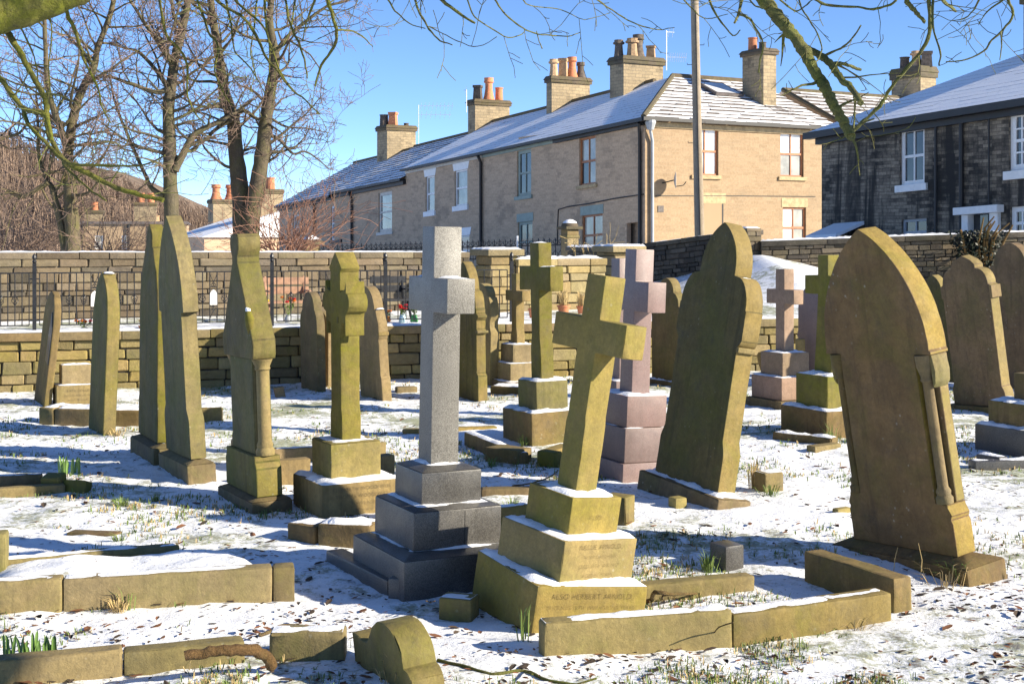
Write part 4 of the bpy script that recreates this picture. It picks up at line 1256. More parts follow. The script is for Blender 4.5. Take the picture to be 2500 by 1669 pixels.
def dfn(a, b, up):
    return (-0.28 + 3.5*b - 0.4*up, a, DE - 0.05 - KD*a + 1.6*b + up)
roof_plane(h6, dfn, lambda b: -8.6, lambda b: 0.3 - 3.5*b, 13, M['roof_thick'], 0.004, 0.7, 21)
MB().add([dfn(0.3,0,0), (6.6,0.3,DE-0.05), (3.22,-3.2,DE+1.69)], [(0,1,2)]).add([(3.22,-3.2,DE+1.69),(6.6,0.3,DE-0.05),(6.6,-8.6,DE+0.35),(3.22,-8.6,DE+1.94)], [(0,1,2,3)]).build('rear_roof', M['roof_thick'], h6)
zr_ = DE + 1.55 + KD*4.2
chimney(h6, 3.3, -4.15, 1.15, 0.85, zr_-1.0, zr_+1.3, [(-0.2,0,0.45,0.15,BF,'crown'),(0.2,0,0.45,0.15,BF,'crown')])

# ---- house behind, between the two
RO = Vector((11.44, 56.0, 0))
h7 = house('rear_house', 'house behind with lined snowy slates between the sunlit and sooty houses', RO)
rfn = lambda a, b, up: (a, -4.6 + 4.6*b - 0.4*up, 5.5 + 2.2*b + up)
roof_plane(h7, rfn, lambda b: -0.3, lambda b: 9.5, 12, M['roof_thin'], 0.085, 0.6, 31)
MB().tube([rfn(-0.3,1,0.02), rfn(9.5,1,0.02)], 0.10, 6).build('ridge_tiles', M['cap'], h7)
MB().tube([rfn(-0.3,0,0.03), rfn(-0.3,1,0.03)], 0.10, 6).build('verge_tiles', M['cap'], h7)
MB().add([(-0.3,0,7.7),(9.5,0,7.7),(9.5,4.6,5.5),(-0.3,4.6,5.5)], [(0,1,2,3)]).build('rear_roof', M['roof_thick'], h7)
b = MB().box(0, 9.2, -4.3, 4.3, 0, 5.5); b.add([(0,-4.3,5.5),(0,4.3,5.5),(0,0,7.6)], [(0,1,2)])
b.build('walls', M['house_lit'], h7, uv=True)
chimney(h7, 7.35, 0.1, 0.95, 1.7, 6.5, 9.1, [(-0.05,-0.12,0.72,0.22,BF,'crown'),(0.15,-0.36,0.66,0.28,DK,'square'),(-0.2,0.2,0.5,0.2,DK,'plain')], cap_h=0.5)

# ---- television aerials
def aerial(label, u, v0, v1, Y, boomdir, els):
    p = P(u, v0, Y)
    t = thing('television_aerial', label, 'aerial', p)
    h = (v0 - v1) * Y / F
    MB().tube([(0,0,0),(0,0,h)], 0.018, 5).build('mast', M['metal'], t)
    for (dz, L, n) in els:
        MB().tube([(0,0,h-dz),(boomdir*L,0.1,h-dz)], 0.012, 4).build('boom', M['metal'], t)
        for i in range(n):
            x = boomdir * L * (i + 0.5) / n
            MB().tube([(x,0.1*(i+.5)/n,h-dz-0.18),(x + 0.05,0.1*(i+.5)/n,h-dz+0.16)], 0.010, 4).build('element', M['metal'], t)
aerial('double yagi television aerial on thin mast above the far terrace chimney', 1022, 352, 256, 62.0, 1, [(0.05, 1.6, 9), (0.45, 1.5, 7)])
aerial('single yagi television aerial right of the big chimney stack', 1627, 172, 75, 50.0, 1, [(0.98, 0.75, 9), (0.05, 0.3, 2)])
aerial('thin aerial mast beside the terracotta chimney pots', 1139, 275, 219, 57.0, -1, [(0.02, 0.12, 1)])

# ================================================================ GRAVESTONES
PHI = RAD(-61.5)          # the graves lie square to each other: local +x = sunlit edge side, local -y = shaded broad face
def site(u, v, wx, wy, yaw=PHI):
    """centre of a wx * wy footprint whose near corner shows at pixel (u, v) on the turf"""
    p = G(u, v)
    c = p - Matrix.Rotation(yaw, 3, 'Z') @ Vector((wx/2, -wy/2, 0))
    return Vector((c.x, c.y, gz(c.x, c.y) * 0.5))
def grave(name, label, cat, u, v, wx, wy, lean=0.0, back=0.0, yaw=PHI, group=None):
    return thing(name, label, cat, site(u, v, wx, wy, yaw), yaw, lean, back, group)
def gothic(hw, z0, z1, n=14):
    h = z1 - z0
    if h <= hw:
        return [(hw*math.cos(i/n*math.pi/2), z0 + h*math.sin(i/n*math.pi/2)) for i in range(n+1)]
    R = (hw*hw + h*h) / (2*hw)
    a1 = math.asin(h / R)
    return [(hw - R + R*math.cos(a1*i/n), z0 + R*math.sin(a1*i/n)) for i in range(n+1)]
def qarc(x0, z0, x1, z1, n=7, bulge=True):
    """quarter-ellipse from (x0,z0) up to (x1,z1)"""
    o = []
    for i in range(n+1):
        a = i/n*math.pi/2
        if bulge: o.append((x1 + (x0-x1)*math.cos(a), z0 + (z1-z0)*math.sin(a)))
        else: o.append((x0 + (x1-x0)*math.sin(a), z0 + (z1-z0)*(1-math.cos(a))))
    return o
def sym(prof):
    right = [p for i, p in enumerate(prof) if i == 0 or (abs(p[0]-prof[i-1][0]) + abs(p[1]-prof[i-1][1])) > 1e-5]
    left = [(-x, z) for x, z in reversed(right) if abs(x) > 1e-6]
    return right + left
HARD = ('granite', 'granite_dark', 'pink')
def wr(mat):
    if isinstance(mat, list): mat = mat[0]
    return 0.0 if mat in [M[k] for k in HARD] else 0.0022
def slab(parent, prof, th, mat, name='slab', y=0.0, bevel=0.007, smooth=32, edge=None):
    """edge: lighter stone for the edges; paints in sunlit contrast against algae-stained broad faces"""
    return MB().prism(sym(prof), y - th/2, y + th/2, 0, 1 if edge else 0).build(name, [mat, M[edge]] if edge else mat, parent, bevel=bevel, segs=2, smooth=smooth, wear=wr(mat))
def step(parent, wx, wy, z0, z1, mat, name='step', chamfer=0.0, dx=0.0, dy=0.0, bevel=0.008, snow=0.0, yaw=0.0, cover=0.6, wf=1.0):
    b = MB()
    if chamfer > 0:
        c = chamfer
        b.box(-wx/2, wx/2, -wy/2, wy/2, z0, z1 - c*0.6)
        b.frustum((-wx/2,wx/2,-wy/2,wy/2), (-wx/2+c*1.6,wx/2-c*1.6,-wy/2+c*1.6,wy/2-c*1.6), z1 - c*0.6 + 0.0005, z1)
    else:
        b.box(-wx/2, wx/2, -wy/2, wy/2, z0, z1)
    o = b.build(name, mat, parent, bevel=bevel, segs=2, smooth=32, wear=wr(mat) * wf)
    o.location = (dx, dy, 0); o.rotation_euler = (0, 0, yaw)
    if snow > 0:
        e = chamfer * 1.6 + 0.006
        snow_sheet(o, -wx/2+e, wx/2-e, -wy/2+e, wy/2-e, z1 + 0.002, snow, cover=cover, step=0.022)
    return o
def latin(parent, w, th, z0, z1, arm_c, arm_h, span, mat, flare=None, name='cross', bevel=0.007, w_top=None, cap=None, dx=0.0, dy=0.0, yaw=0.0, end_h=None):
    w2 = w_top or w
    pr = []
    if flare:
        fw, fz0, fz1 = flare
        pr += [(fw/2, z0), (fw/2, fz0), (w/2, fz1)]
    else:
        pr += [(w/2, z0)]
    eh = end_h or arm_h
    pr += [(w2/2, arm_c - arm_h/2), (span/2, arm_c - eh/2), (span/2, arm_c + eh/2), (w2/2, arm_c + arm_h/2), (w2/2, z1)]
    if cap: pr = pr[:-1] + [(w2/2, z1 - cap), (w2/2, z1)]
    o = MB().prism(sym(pr), -th/2, th/2).build(name, mat, parent, bevel=bevel, segs=2, smooth=32, wear=wr(mat))
    o.location = (dx, dy, 0); o.rotation_euler = (0, 0, yaw)
    return o
def lettering(parent, lines, size, x, ztop, mat, dz=1.35, dy=0.0, slant=0.0):
    dg = bpy.context.evaluated_depsgraph_get()
    for i, ln in enumerate(lines):
        sz = size
        if isinstance(ln, tuple): ln, sz = ln
        cu = bpy.data.curves.new('inscription', 'FONT')
        cu.body = ln; cu.size = sz; cu.align_x = 'CENTER'; cu.space_character = 1.12
        cu.extrude = 0.0; cu.offset = -0.0006
        ob = bpy.data.objects.new('tmp', cu); col.objects.link(ob)
        bpy.context.view_layer.update()
        dg = bpy.context.evaluated_depsgraph_get()
        me = bpy.data.meshes.new_from_object(ob.evaluated_get(dg))
        bpy.data.objects.remove(ob); bpy.data.curves.remove(cu)
        for v in me.vertices:
            v.co = Vector((x + 0.0040, v.co.x + dy, ztop - i * size * dz + v.co.y))
        me.materials.clear(); me.materials.append(mat)
        me.name = 'inscription'
        obj('inscription', me, parent)
def snow_top(parent, hw, th, z, thick=0.015, x=0.0):
    snow_sheet(parent, x-hw, x+hw, -th/2+0.006, th/2-0.006, z, thick, step=0.02, cover=0.9)

# ---- grey granite cross (centre)
g = grave('granite_cross', 'tall grey granite cross on three dark polished steps in the centre', 'cross', 985, 1461, 0.64, 0.64, lean=RAD(1.0))
s1 = step(g, 0.64, 0.64, -0.1, 0.195, M['granite_dark'], chamfer=0.035, snow=0.010, cover=0.35)
s2 = step(g, 0.475, 0.475, 0.198, 0.395, M['granite_dark'], chamfer=0.022, snow=0.008, cover=0.35)
s3 = step(g, 0.325, 0.325, 0.398, 0.575, M['granite_dark'], chamfer=0.035, snow=0.012, cover=0.7)
latin(g, 0.150, 0.150, 0.577, 1.75, 1.412, 0.170, 0.455, M['granite'], w_top=0.142, bevel=0.004)
MB().box(0.2375, 0.2385, 0.035, 0.038, 0.2, 0.372).build('joint', M['gutter'], g)
MB().box(0.320, 0.3212, 0.075, 0.078, 0.0, 0.165).build('joint', M['gutter'], g)
snow_sheet(g, 0.074, 0.222, -0.06, 0.06, 1.499, 0.008, step=0.02); snow_sheet(g, -0.222, -0.074, -0.06, 0.06, 1.499, 0.008, step=0.02)
# ---- leaning sandstone cross with inscription
g = grave('sandstone_cross', 'leaning yellow sandstone cross on three inscribed stepped blocks', 'cross', 1298, 1540, 0.58, 0.58, lean=RAD(8.1))
TW = RAD(10.5)
s1 = step(g, 0.58, 0.58, -0.06, 0.19, M['arnold'], bevel=0.012, snow=0.016, cover=0.65, wf=0.45)
s2 = step(g, 0.445, 0.445, 0.192, 0.378, M['arnold'], yaw=TW, dx=0.0, dy=0.012, snow=0.015, cover=0.7, wf=0.45)
s3 = step(g, 0.305, 0.305, 0.380, 0.552, M['arnold'], yaw=TW, dy=0.016, snow=0.014, cover=0.8, wf=0.45)
latin(g, 0.122, 0.130, 0.554, 1.545, 1.268, 0.152, 0.485, M['arnold'], flare=(0.134, 0.86, 0.90), w_top=0.128, yaw=TW, dy=0.02, bevel=0.006)
lettering(s3, ['ALSO'], 0.030, 0.1525, 0.452, M['letter'])
lettering(s2, ['NELLIE ARNOLD,', ('THEIR DAUGHTER', 0.022), ('DIED 16TH JAN 1957', 0.024), ('AGED 61 YEARS.', 0.024)], 0.031, 0.2225, 0.338, M['letter'])
lettering(s1, ['ALSO HERBERT ARNOLD,', ('DIED AUG 18TH 1959 AGED 69 YEARS', 0.0245)], 0.034, 0.29, 0.135, M['letter'])
# ---- moss-covered cross with gabled arms
g = grave('gabled_cross', 'mossy green cross with gabled top and scrolled arms on inscribed block', 'cross', 786, 1265, 0.52, 0.52, lean=RAD(-0.5))
s1 = step(g, 0.52, 0.52, -0.1, 0.20, M['tan'], snow=0.018, cover=0.9, wf=0.45)
s2 = step(g, 0.34, 0.33, 0.202, 0.435, M['grit'], chamfer=0.012, snow=0.006, cover=0.3)
lettering(s1, ['ELIZABETH WOODIWISS', 'THOMAS WOODIWISS', ('AUG 31 1930 AGED 57', 0.026), ('SEPT 27 1938', 0.022)], 0.031, 0.26, 0.155, M['letter_brown'], dz=1.42)
w, zc = 0.085, 1.30
pr = [(0.100, 0.437), (0.100, 0.585), (w, 0.635), (w, 1.075)]
pr += [(0.088,1.12),(0.100,1.152),(0.122,1.166),(0.142,1.158),(0.150,1.13),(0.156,1.085),(0.168,1.085),(0.168,1.20),(0.178,1.225)]
pr += [(0.205,1.235),(0.228,1.27),(0.228,1.31),(0.205,1.345),(0.182,1.352),(0.176,1.425),(0.150,1.375),(0.105,1.36),(w,1.355)]
pr += [(w,1.475),(0.098,1.492),(0.105,1.505),(0.060,1.55),(0.0,1.605)]
latn = MB().prism(sym(pr), -0.064, 0.064).build('cross', M['mossy'], g, bevel=0.006, smooth=32, wear=0.002)
MB().box(0.03,0.055,-0.067,0.067,1.16,1.20).build('cusp', M['mossy'], g)
# ---- tall gothic slab (front of the left pair)
def plinth(parent, wx, wy, h, mat, chamfer=0.05, snow=0.0):
    return step(parent, wx, wy, -0.12, h, mat, name='plinth', chamfer=chamfer, snow=snow, bevel=0.01)
g = grave('gothic_gravestone', 'tall mossy gothic-arched gravestone on plinth, nearer of the left pair', 'gravestone', 459, 1186, 0.80, 0.20, lean=RAD(-3.0))
plinth(g, 0.80, 0.20, 0.155, M['brown'])
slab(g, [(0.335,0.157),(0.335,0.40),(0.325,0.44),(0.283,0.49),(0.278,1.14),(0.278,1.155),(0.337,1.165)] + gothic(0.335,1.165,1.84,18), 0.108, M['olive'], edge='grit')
g = grave('gothic_gravestone', 'mossy pointed gravestone standing just behind the tall gothic slab', 'gravestone', 375, 1140, 0.76, 0.19, lean=RAD(0.4))
plinth(g, 0.76, 0.19, 0.15, M['brown'], snow=0.02)
slab(g, [(0.30,0.152),(0.30,0.42),(0.285,0.46),(0.285,1.0),(0.29,1.12),(0.27,1.28),(0.22,1.42),(0.16,1.52),(0.12,1.60)] + gothic(0.10,1.60,1.78,8), 0.10, M['olive'], edge='mossy')
# ---- gabled stone with colonnettes
g = grave('columned_gravestone', 'gabled mossy gravestone with finial top and round side columns', 'gravestone', 616, 1256, 0.74, 0.26, lean=RAD(-2.0))
plinth(g, 0.74, 0.26, 0.085, M['brown'], chamfer=0.03)
slab(g, [(0.325,0.087),(0.325,0.26),(0.30,0.30),(0.30,0.335)], 0.165, M['olive'], name='base_block', edge='grit')
slab(g, [(0.235,0.337),(0.235,0.93)], 0.115, M['olive'], name='panel', edge='grit')
slab(g, [(0.30,0.931),(0.315,0.965),(0.315,1.055),(0.30,1.075),(0.065,1.515),(0.055,1.53),(0.055,1.57),(0.085,1.615),(0.092,1.655),(0.078,1.70),(0.05,1.715)], 0.15, M['olive'], name='gable', edge='mossy')
for sx in (-1, 1):
    MB().lathe([(0.058,0.337),(0.060,0.365),(0.048,0.385),(0.052,0.40),(0.042,0.425),(0.040,0.86),(0.050,0.87),(0.046,0.885),(0.062,0.92),(0.066,0.931)], sx*0.262, 0.0, n=18).build('column', M['tan'], g, smooth=40)
b = MB().tube([(0.235,-0.06,1.09),(0.262,-0.072,1.14),(0.285,-0.078,1.185),(0.282,-0.085,1.225),(0.262,-0.09,1.24)], [0.016,0.026,0.030,0.022,0.008], 9)
b.build('crocket', M['mossy'], g, smooth=50)
MB().tube([(0.290,-0.078,1.205),(0.284,-0.085,1.240),(0.262,-0.09,1.252)], [0.012,0.017,0.006], 7).build('snow_cover', M['snow'], g, smooth=60)
# ---- left hand slabs
g = grave('thin_gravestone', 'thin flaking gravestone leaning right at the far left edge', 'gravestone', 108, 992, 0.62, 0.07, lean=RAD(6.5))
slab(g, [(0.30,-0.12),(0.30,0.82)] + gothic(0.30,0.82,1.14,12), 0.072, M['brown'], bevel=0.012)
MB().prism([(0.12,0.45),(0.285,0.42),(0.288,0.80),(0.20,0.95),(0.15,0.72)], -0.046, -0.034).build('flaking_layer', M['granite_dark'], g, bevel=0.008)
g = grave('round_gravestone', 'mossy round-topped gravestone with broad sunlit edge on the left', 'gravestone', 252, 1066, 0.63, 0.107, lean=RAD(2.2))
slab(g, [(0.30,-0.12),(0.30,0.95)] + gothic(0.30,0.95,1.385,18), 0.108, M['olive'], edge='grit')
snow_top(g, 0.07, 0.10, 1.377, 0.012)
# ---- small two-step memorial and its kerb
g = grave('block_memorial', 'small two-tier tan block memorial with inscription by the retaining wall', 'memorial', 138, 992, 0.22, 0.42)
sb = step(g, 0.22, 0.42, -0.08, 0.20, M['tan'], name='inscribed_block', snow=0.012, wf=0.45)
step(g, 0.16, 0.30, 0.202, 0.40, M['tan'], name='upper_block', dx=-0.02, dy=0.0, snow=0.012)
lettering(sb, ['KATE COLLIS', ('DIED MARCH 10 1962', 0.026), ('AGED 78 YEARS', 0.026)], 0.034, 0.11, 0.135, M['letter_brown'])

# ---- stones of the middle distance
g = grave('pointed_gravestone', 'dark narrow pointed gravestone behind the mossy gabled cross', 'gravestone', 776, 957, 0.55, 0.10, lean=RAD(-1))
slab(g, [(0.27,-0.1),(0.27,0.72),(0.25,0.82),(0.20,0.88)] + gothic(0.19,0.88,1.08,8), 0.095, M['brown'])
g = grave('round_gravestone', 'plain gravestone mostly hidden behind the mossy gabled cross shaft', 'gravestone', 800, 948, 0.5, 0.10)
slab(g, [(0.25,-0.1),(0.25,0.62)] + gothic(0.25,0.62,0.85,10), 0.09, M['tan'])
g = grave('shouldered_gravestone', 'shouldered gravestone with moulded edge left of the grey cross, leaning left', 'gravestone', 933, 980, 0.60, 0.115, lean=RAD(-3.4))
slab(g, [(0.30,-0.1),(0.30,0.22),(0.28,0.25),(0.28,0.62),(0.30,0.65),(0.30,0.78),(0.27,0.84),(0.25,0.92),(0.22,0.93)] + gothic(0.22,0.93,1.17,10), 0.105, M['tan'])
MB().box(0.285,0.312,-0.058,0.058,0.66,0.70).build('moulding', M['tan'], g, bevel=0.008)
snow_sheet(g, 0.215, 0.26, -0.04, 0.045, 0.935, 0.012, step=0.015)
g = grave('pointed_gravestone', 'tall pointed gravestone with moulded sunlit edge right of the grey cross', 'gravestone', 1166, 981, 0.66, 0.125, lean=RAD(-0.6))
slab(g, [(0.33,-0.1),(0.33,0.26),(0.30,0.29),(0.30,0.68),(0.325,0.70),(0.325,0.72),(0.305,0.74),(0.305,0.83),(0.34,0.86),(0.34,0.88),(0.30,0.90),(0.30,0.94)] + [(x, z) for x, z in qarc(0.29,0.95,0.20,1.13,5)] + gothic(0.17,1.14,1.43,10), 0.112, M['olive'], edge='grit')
MB().box(0.298,0.345,-0.064,0.064,0.70,0.725).build('moulding', M['grit'], g, bevel=0.006)
g = grave('shouldered_gravestone', 'narrow shouldered gravestone by the retaining wall beside the tall pointed one', 'gravestone', 1196, 942, 0.60, 0.11, lean=RAD(1.0))
slab(g, [(0.30,-0.1),(0.30,0.60),(0.27,0.66),(0.27,0.72),(0.30,0.78),(0.28,0.90),(0.23,1.0)] + gothic(0.20,1.0,1.15,8), 0.11, M['tan'])
# ---- small stepped cross by the wall
g = grave('small_cross', 'small pale sandstone cross on three steps by the retaining wall', 'cross', 1240, 950, 0.56, 0.56)
step(g, 0.56, 0.56, -0.1, 0.075, M['brown'], snow=0.01); step(g, 0.42, 0.42, 0.077, 0.27, M['tan'], snow=0.012); step(g, 0.29, 0.29, 0.272, 0.475, M['tan'], snow=0.012)
latin(g, 0.11, 0.11, 0.477, 1.27, 1.02, 0.12, 0.40, M['tan'], flare=(0.14,0.58,0.64))
# ---- green cross
g = grave('mossy_cross', 'bright green mossy cross on two square blocks right of the grey cross', 'cross', 1299, 1090, 0.50, 0.50, lean=RAD(-0.9))
s1 = step(g, 0.50, 0.50, -0.12, 0.265, M['brown'], snow=0.016, cover=0.8)
s2 = step(g, 0.315, 0.30, 0.267, 0.505, M['mossy'], snow=0.016, cover=0.8)
latin(g, 0.135, 0.125, 0.507, 1.64, 1.345, 0.19, 0.52, M['mossy'], flare=(0.165,0.78,0.86), w_top=0.150, end_h=0.205)
lettering(s1, ['IN LOVING MEMORY', ('OF MARY', 0.026)], 0.028, 0.25, 0.21, M['letter_brown']) if False else None
snow_sheet(g, 0.08, 0.255, -0.055, 0.055, 1.445, 0.010, step=0.02); snow_sheet(g, -0.06, 0.06, -0.055, 0.055, 1.641, 0.008, step=0.02)
# ---- pink granite crosses
g = grave('pink_cross', 'large pink granite cross on three steps behind the leaning sandstone cross', 'cross', 1520, 1178, 0.42, 0.42, lean=RAD(2.2))
step(g, 0.42, 0.42, -0.1, 0.125, M['pink'], bevel=0.005); step(g, 0.375, 0.375, 0.128, 0.365, M['pink'], bevel=0.005, snow=0.006, cover=0.2); step(g, 0.33, 0.33, 0.368, 0.585, M['pink'], bevel=0.005, snow=0.014, cover=0.8)
latin(g, 0.160, 0.150, 0.587, 1.605, 1.275, 0.21, 0.47, M['pink'], w_top=0.140, bevel=0.004)
g = grave('pink_cross', 'smaller pink granite cross half hidden behind the leaning sandstone cross', 'cross', 1500, 1035, 0.46, 0.46)
step(g, 0.46, 0.46, -0.1, 0.16, M['pink'], bevel=0.005); step(g, 0.34, 0.34, 0.162, 0.36, M['pink'], bevel=0.005, snow=0.01)
latin(g, 0.14, 0.14, 0.362, 1.475, 1.17, 0.20, 0.44, M['pink'], bevel=0.004)
# ---- slab behind the pink cross
g = grave('shouldered_gravestone', 'shouldered brown gravestone between the pink cross and the tall dark slab', 'gravestone', 1659, 946, 0.62, 0.17)
step(g, 0.66, 0.2, -0.1, 0.05, M['brown'], name='plinth', snow=0.02)
slab(g, [(0.28,0.052),(0.28,0.78),(0.295,0.80),(0.295,0.86),(0.26,0.90)] + [(x,z) for x,z in qarc(0.25,0.90,0.16,1.05,5)] + gothic(0.15,1.06,1.22,8), 0.115, M['brown'], edge='tan')
MB().box(0.27,0.305,-0.065,0.065,0.78,0.81).build('moulding', M['tan'], g, bevel=0.006)
# ---- tall dark pointed slab leaning right
g = grave('ogee_gravestone', 'tall dark ogee-topped gravestone leaning right with yellow sunlit edge', 'gravestone', 1752, 1246, 0.86, 0.23, lean=RAD(8.8), back=RAD(1.0))
step(g, 0.88, 0.26, -0.14, 0.085, M['brown'], name='plinth', chamfer=0.012, snow=0.024, cover=0.9)
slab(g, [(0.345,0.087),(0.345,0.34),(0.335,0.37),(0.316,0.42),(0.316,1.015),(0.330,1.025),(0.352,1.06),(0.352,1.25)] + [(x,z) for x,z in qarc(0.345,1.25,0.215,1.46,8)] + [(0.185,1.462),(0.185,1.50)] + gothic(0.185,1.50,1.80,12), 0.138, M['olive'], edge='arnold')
MB().box(0.31,0.338,-0.07,0.07,0.985,1.02).build('moulding', M['tan'], g, bevel=0.008)
snow_sheet(g, 0.19, 0.245, -0.05, 0.06, 1.447, 0.014, step=0.015)
# ---- large pointed slab on the right leaning left
g = grave('pointed_gravestone', 'large brown pointed gravestone leaning left with corner columns on the right', 'gravestone', 2355, 1420, 0.90, 0.24, lean=RAD(-8.3))
plinth(g, 0.98, 0.27, 0.09, M['brown'], chamfer=0.06)
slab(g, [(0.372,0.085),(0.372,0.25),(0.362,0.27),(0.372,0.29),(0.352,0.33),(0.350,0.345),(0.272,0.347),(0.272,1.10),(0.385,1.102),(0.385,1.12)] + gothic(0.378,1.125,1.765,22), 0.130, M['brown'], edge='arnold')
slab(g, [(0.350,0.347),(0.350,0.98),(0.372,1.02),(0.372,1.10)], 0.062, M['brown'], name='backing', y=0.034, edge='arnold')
for sx in (-1, 1):
    MB().lathe([(0.042,0.347),(0.044,0.375),(0.034,0.39),(0.038,0.41),(0.027,0.43),(0.026,0.96),(0.034,0.97),(0.030,0.99),(0.045,1.04),(0.048,1.10)], sx*0.312, -0.036, n=16).build('column', M['brown'], g, smooth=40)
    MB().prism([(sx*0.352,0.93),(sx*0.352+sx*0.022,0.96),(sx*0.352+sx*0.03,1.02),(sx*0.352+sx*0.018,1.10),(sx*0.352,1.12)][::(1 if sx > 0 else -1)], -0.045, 0.06).build('corbel', M['grit'], g, bevel=0.008, smooth=40)
# ---- far right group
g = grave('shouldered_gravestone', 'brown shouldered gravestone with stepped sunlit edge on the right, leaning left', 'gravestone', 2462, 1015, 0.70, 0.15, lean=RAD(-7.2))
step(g, 0.78, 0.22, -0.14, 0.06, M['brown'], name='plinth')
slab(g, [(0.325,0.062),(0.325,0.20),(0.315,0.23),(0.298,0.26),(0.298,1.10),(0.318,1.11),(0.318,1.22),(0.29,1.235)] + [(x,z) for x,z in qarc(0.285,1.24,0.165,1.39,7)] + [(0.150,1.395),(0.150,1.43),(0.10,1.475),(0.0,1.52)], 0.12, M['brown'], bevel=0.006, edge='arnold')
MB().box(0.296,0.326,-0.064,0.064,1.105,1.225).build('moulding', M['tan'], g, bevel=0.006)
snow_sheet(g, 0.16, 0.28, -0.05, 0.052, 1.30, 0.0, step=0.05) if False else None
g = grave('shouldered_gravestone', 'narrow mossy shouldered gravestone behind the large leaning slab on the right', 'gravestone', 2335, 938, 0.6, 0.12, lean=RAD(-3))
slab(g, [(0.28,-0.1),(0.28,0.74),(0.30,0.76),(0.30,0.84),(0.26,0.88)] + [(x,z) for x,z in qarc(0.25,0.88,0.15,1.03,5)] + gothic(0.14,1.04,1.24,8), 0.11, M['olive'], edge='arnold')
g = grave('round_gravestone', 'dark lichen-spotted round-shouldered gravestone cut by the right edge', 'gravestone', 2545, 960, 0.78, 0.14, lean=RAD(-2))
slab(g, [(0.36,-0.1),(0.36,1.15)] + [(x,z) for x,z in qarc(0.36,1.15,0.24,1.36,7)] + gothic(0.22,1.37,1.62,10), 0.13, M['brown'])
g = grave('cross_base_monument', 'dark square stepped cross base with snow at the right edge', 'monument', 2520, 1122, 0.56, 0.56)
step(g, 0.56, 0.56, -0.1, 0.21, M['granite_dark'], snow=0.02, cover=0.9); step(g, 0.42, 0.42, 0.212, 0.40, M['brown'], snow=0.02)
latin(g, 0.15, 0.14, 0.40, 0.62, 0.53, 0.05, 0.152, M['brown'])
g = grave('stepped_cross', 'green cross on dark stepped base half hidden by the large leaning slab', 'cross', 2018, 1080, 0.58, 0.58)
step(g, 0.58, 0.58, -0.1, 0.245, M['brown'], snow=0.018, cover=0.8); step(g, 0.40, 0.40, 0.247, 0.52, M['mossy'], snow=0.018, cover=0.9)
latin(g, 0.155, 0.15, 0.522, 1.53, 1.275, 0.16, 0.46, M['mossy'], flare=(0.22,0.56,0.95), w_top=0.13)
g = grave('round_gravestone', 'pale grey scalloped gravestone behind the large leaning slab', 'gravestone', 2030, 950, 0.60, 0.12)
slab(g, [(0.27,-0.1),(0.27,0.52),(0.29,0.56),(0.27,0.62),(0.27,0.86)] + gothic(0.27,0.86,1.16,10), 0.10, M['pink'])
g = grave('pale_cross', 'pale pinkish sandstone cross on two steps right of the tall dark slab', 'cross', 1908, 1000, 0.50, 0.50)
step(g, 0.56, 0.56, -0.1, 0.075, M['brown'], name='base'); step(g, 0.47, 0.47, 0.077, 0.30, M['pale_pink'], snow=0.012); step(g, 0.34, 0.34, 0.302, 0.535, M['pale_pink'], snow=0.012)
latin(g, 0.135, 0.125, 0.537, 1.36, 1.085, 0.145, 0.42, M['pale_pink'], bevel=0.005)
g = grave('leaning_fragment', 'small tan stone fragment leaning behind the tall dark slab', 'stone', 1872, 912, 0.10, 0.13, lean=RAD(-14))
slab(g, [(0.06,-0.05),(0.08,0.14),(0.07,0.24),(0.03,0.28)], 0.12, M['tan'], bevel=0.015)
g = grave('leaning_fragment', 'upright tan post stone behind the pale pinkish cross', 'stone', 1950, 945, 0.10, 0.13)
slab(g, [(0.05,-0.05),(0.05,0.5),(0.045,0.54)], 0.07, M['arnold'], bevel=0.012)
# ---- broken ogee footstone in the foreground
g = grave('broken_footstone', 'broken ogee-shaped footstone in the foreground with yellow sunlit edge', 'footstone', 1010, 1715, 0.56, 0.14, lean=RAD(-6), back=RAD(2))
pr = [(-0.30,-0.12),(0.27,-0.12),(0.27,0.06),(0.235,0.085),(0.205,0.09)] + [(0.205 - 0.16*(1-math.cos(i/8*1.57)), 0.095 + 0.135*math.sin(i/8*1.57)) for i in range(9)] + [(-0.02,0.228),(-0.075,0.20),(-0.115,0.155),(-0.145,0.125),(-0.185,0.12),(-0.22,0.135),(-0.30,0.14)]
MB().prism(pr, -0.068, 0.068).build('slab', M['grit'], g, bevel=0.012, segs=2, smooth=40, wear=0.005)

# ================================================================ KERBS AND LOOSE BLOCKS
def kerb_set(name, label, cat='grave kerb'):
    return thing(name, label, cat, group='stone kerbs of graves lying in the snow' if cat == 'grave kerb' else None)
def kerb(t, a, b, h, th, mat=None, snow=0.0, z0=-0.10, tilt=0.0, name='kerb_stone', bevel=0.014, back=False, cover=0.7):
    """kerb stone whose visible bottom edge runs from pixel a to pixel b"""
    A, B = G(*a), G(*b)
    if t.location.length == 0: t.location = (A.x, A.y, 0)
    d = (B - A); d.z = 0; L = d.length; yaw = math.atan2(d.y, d.x)
    bb = MB().box(0, L, 0, th, z0, h)
    o = bb.build(name, mat or M['grit'], t, bevel=bevel, segs=2, smooth=32, wear=wr(mat or M['grit']) * 1.8)
    o.location = (A.x - t.location.x, A.y - t.location.y, gz(A.x, A.y)*0.5)
    o.rotation_euler = (tilt, 0, yaw)
    if snow > 0:
        snow_sheet(o, 0.01, L-0.01, 0.012, th-0.01, h + 0.002, snow, step=0.022, cover=cover * 0.62)
    return o
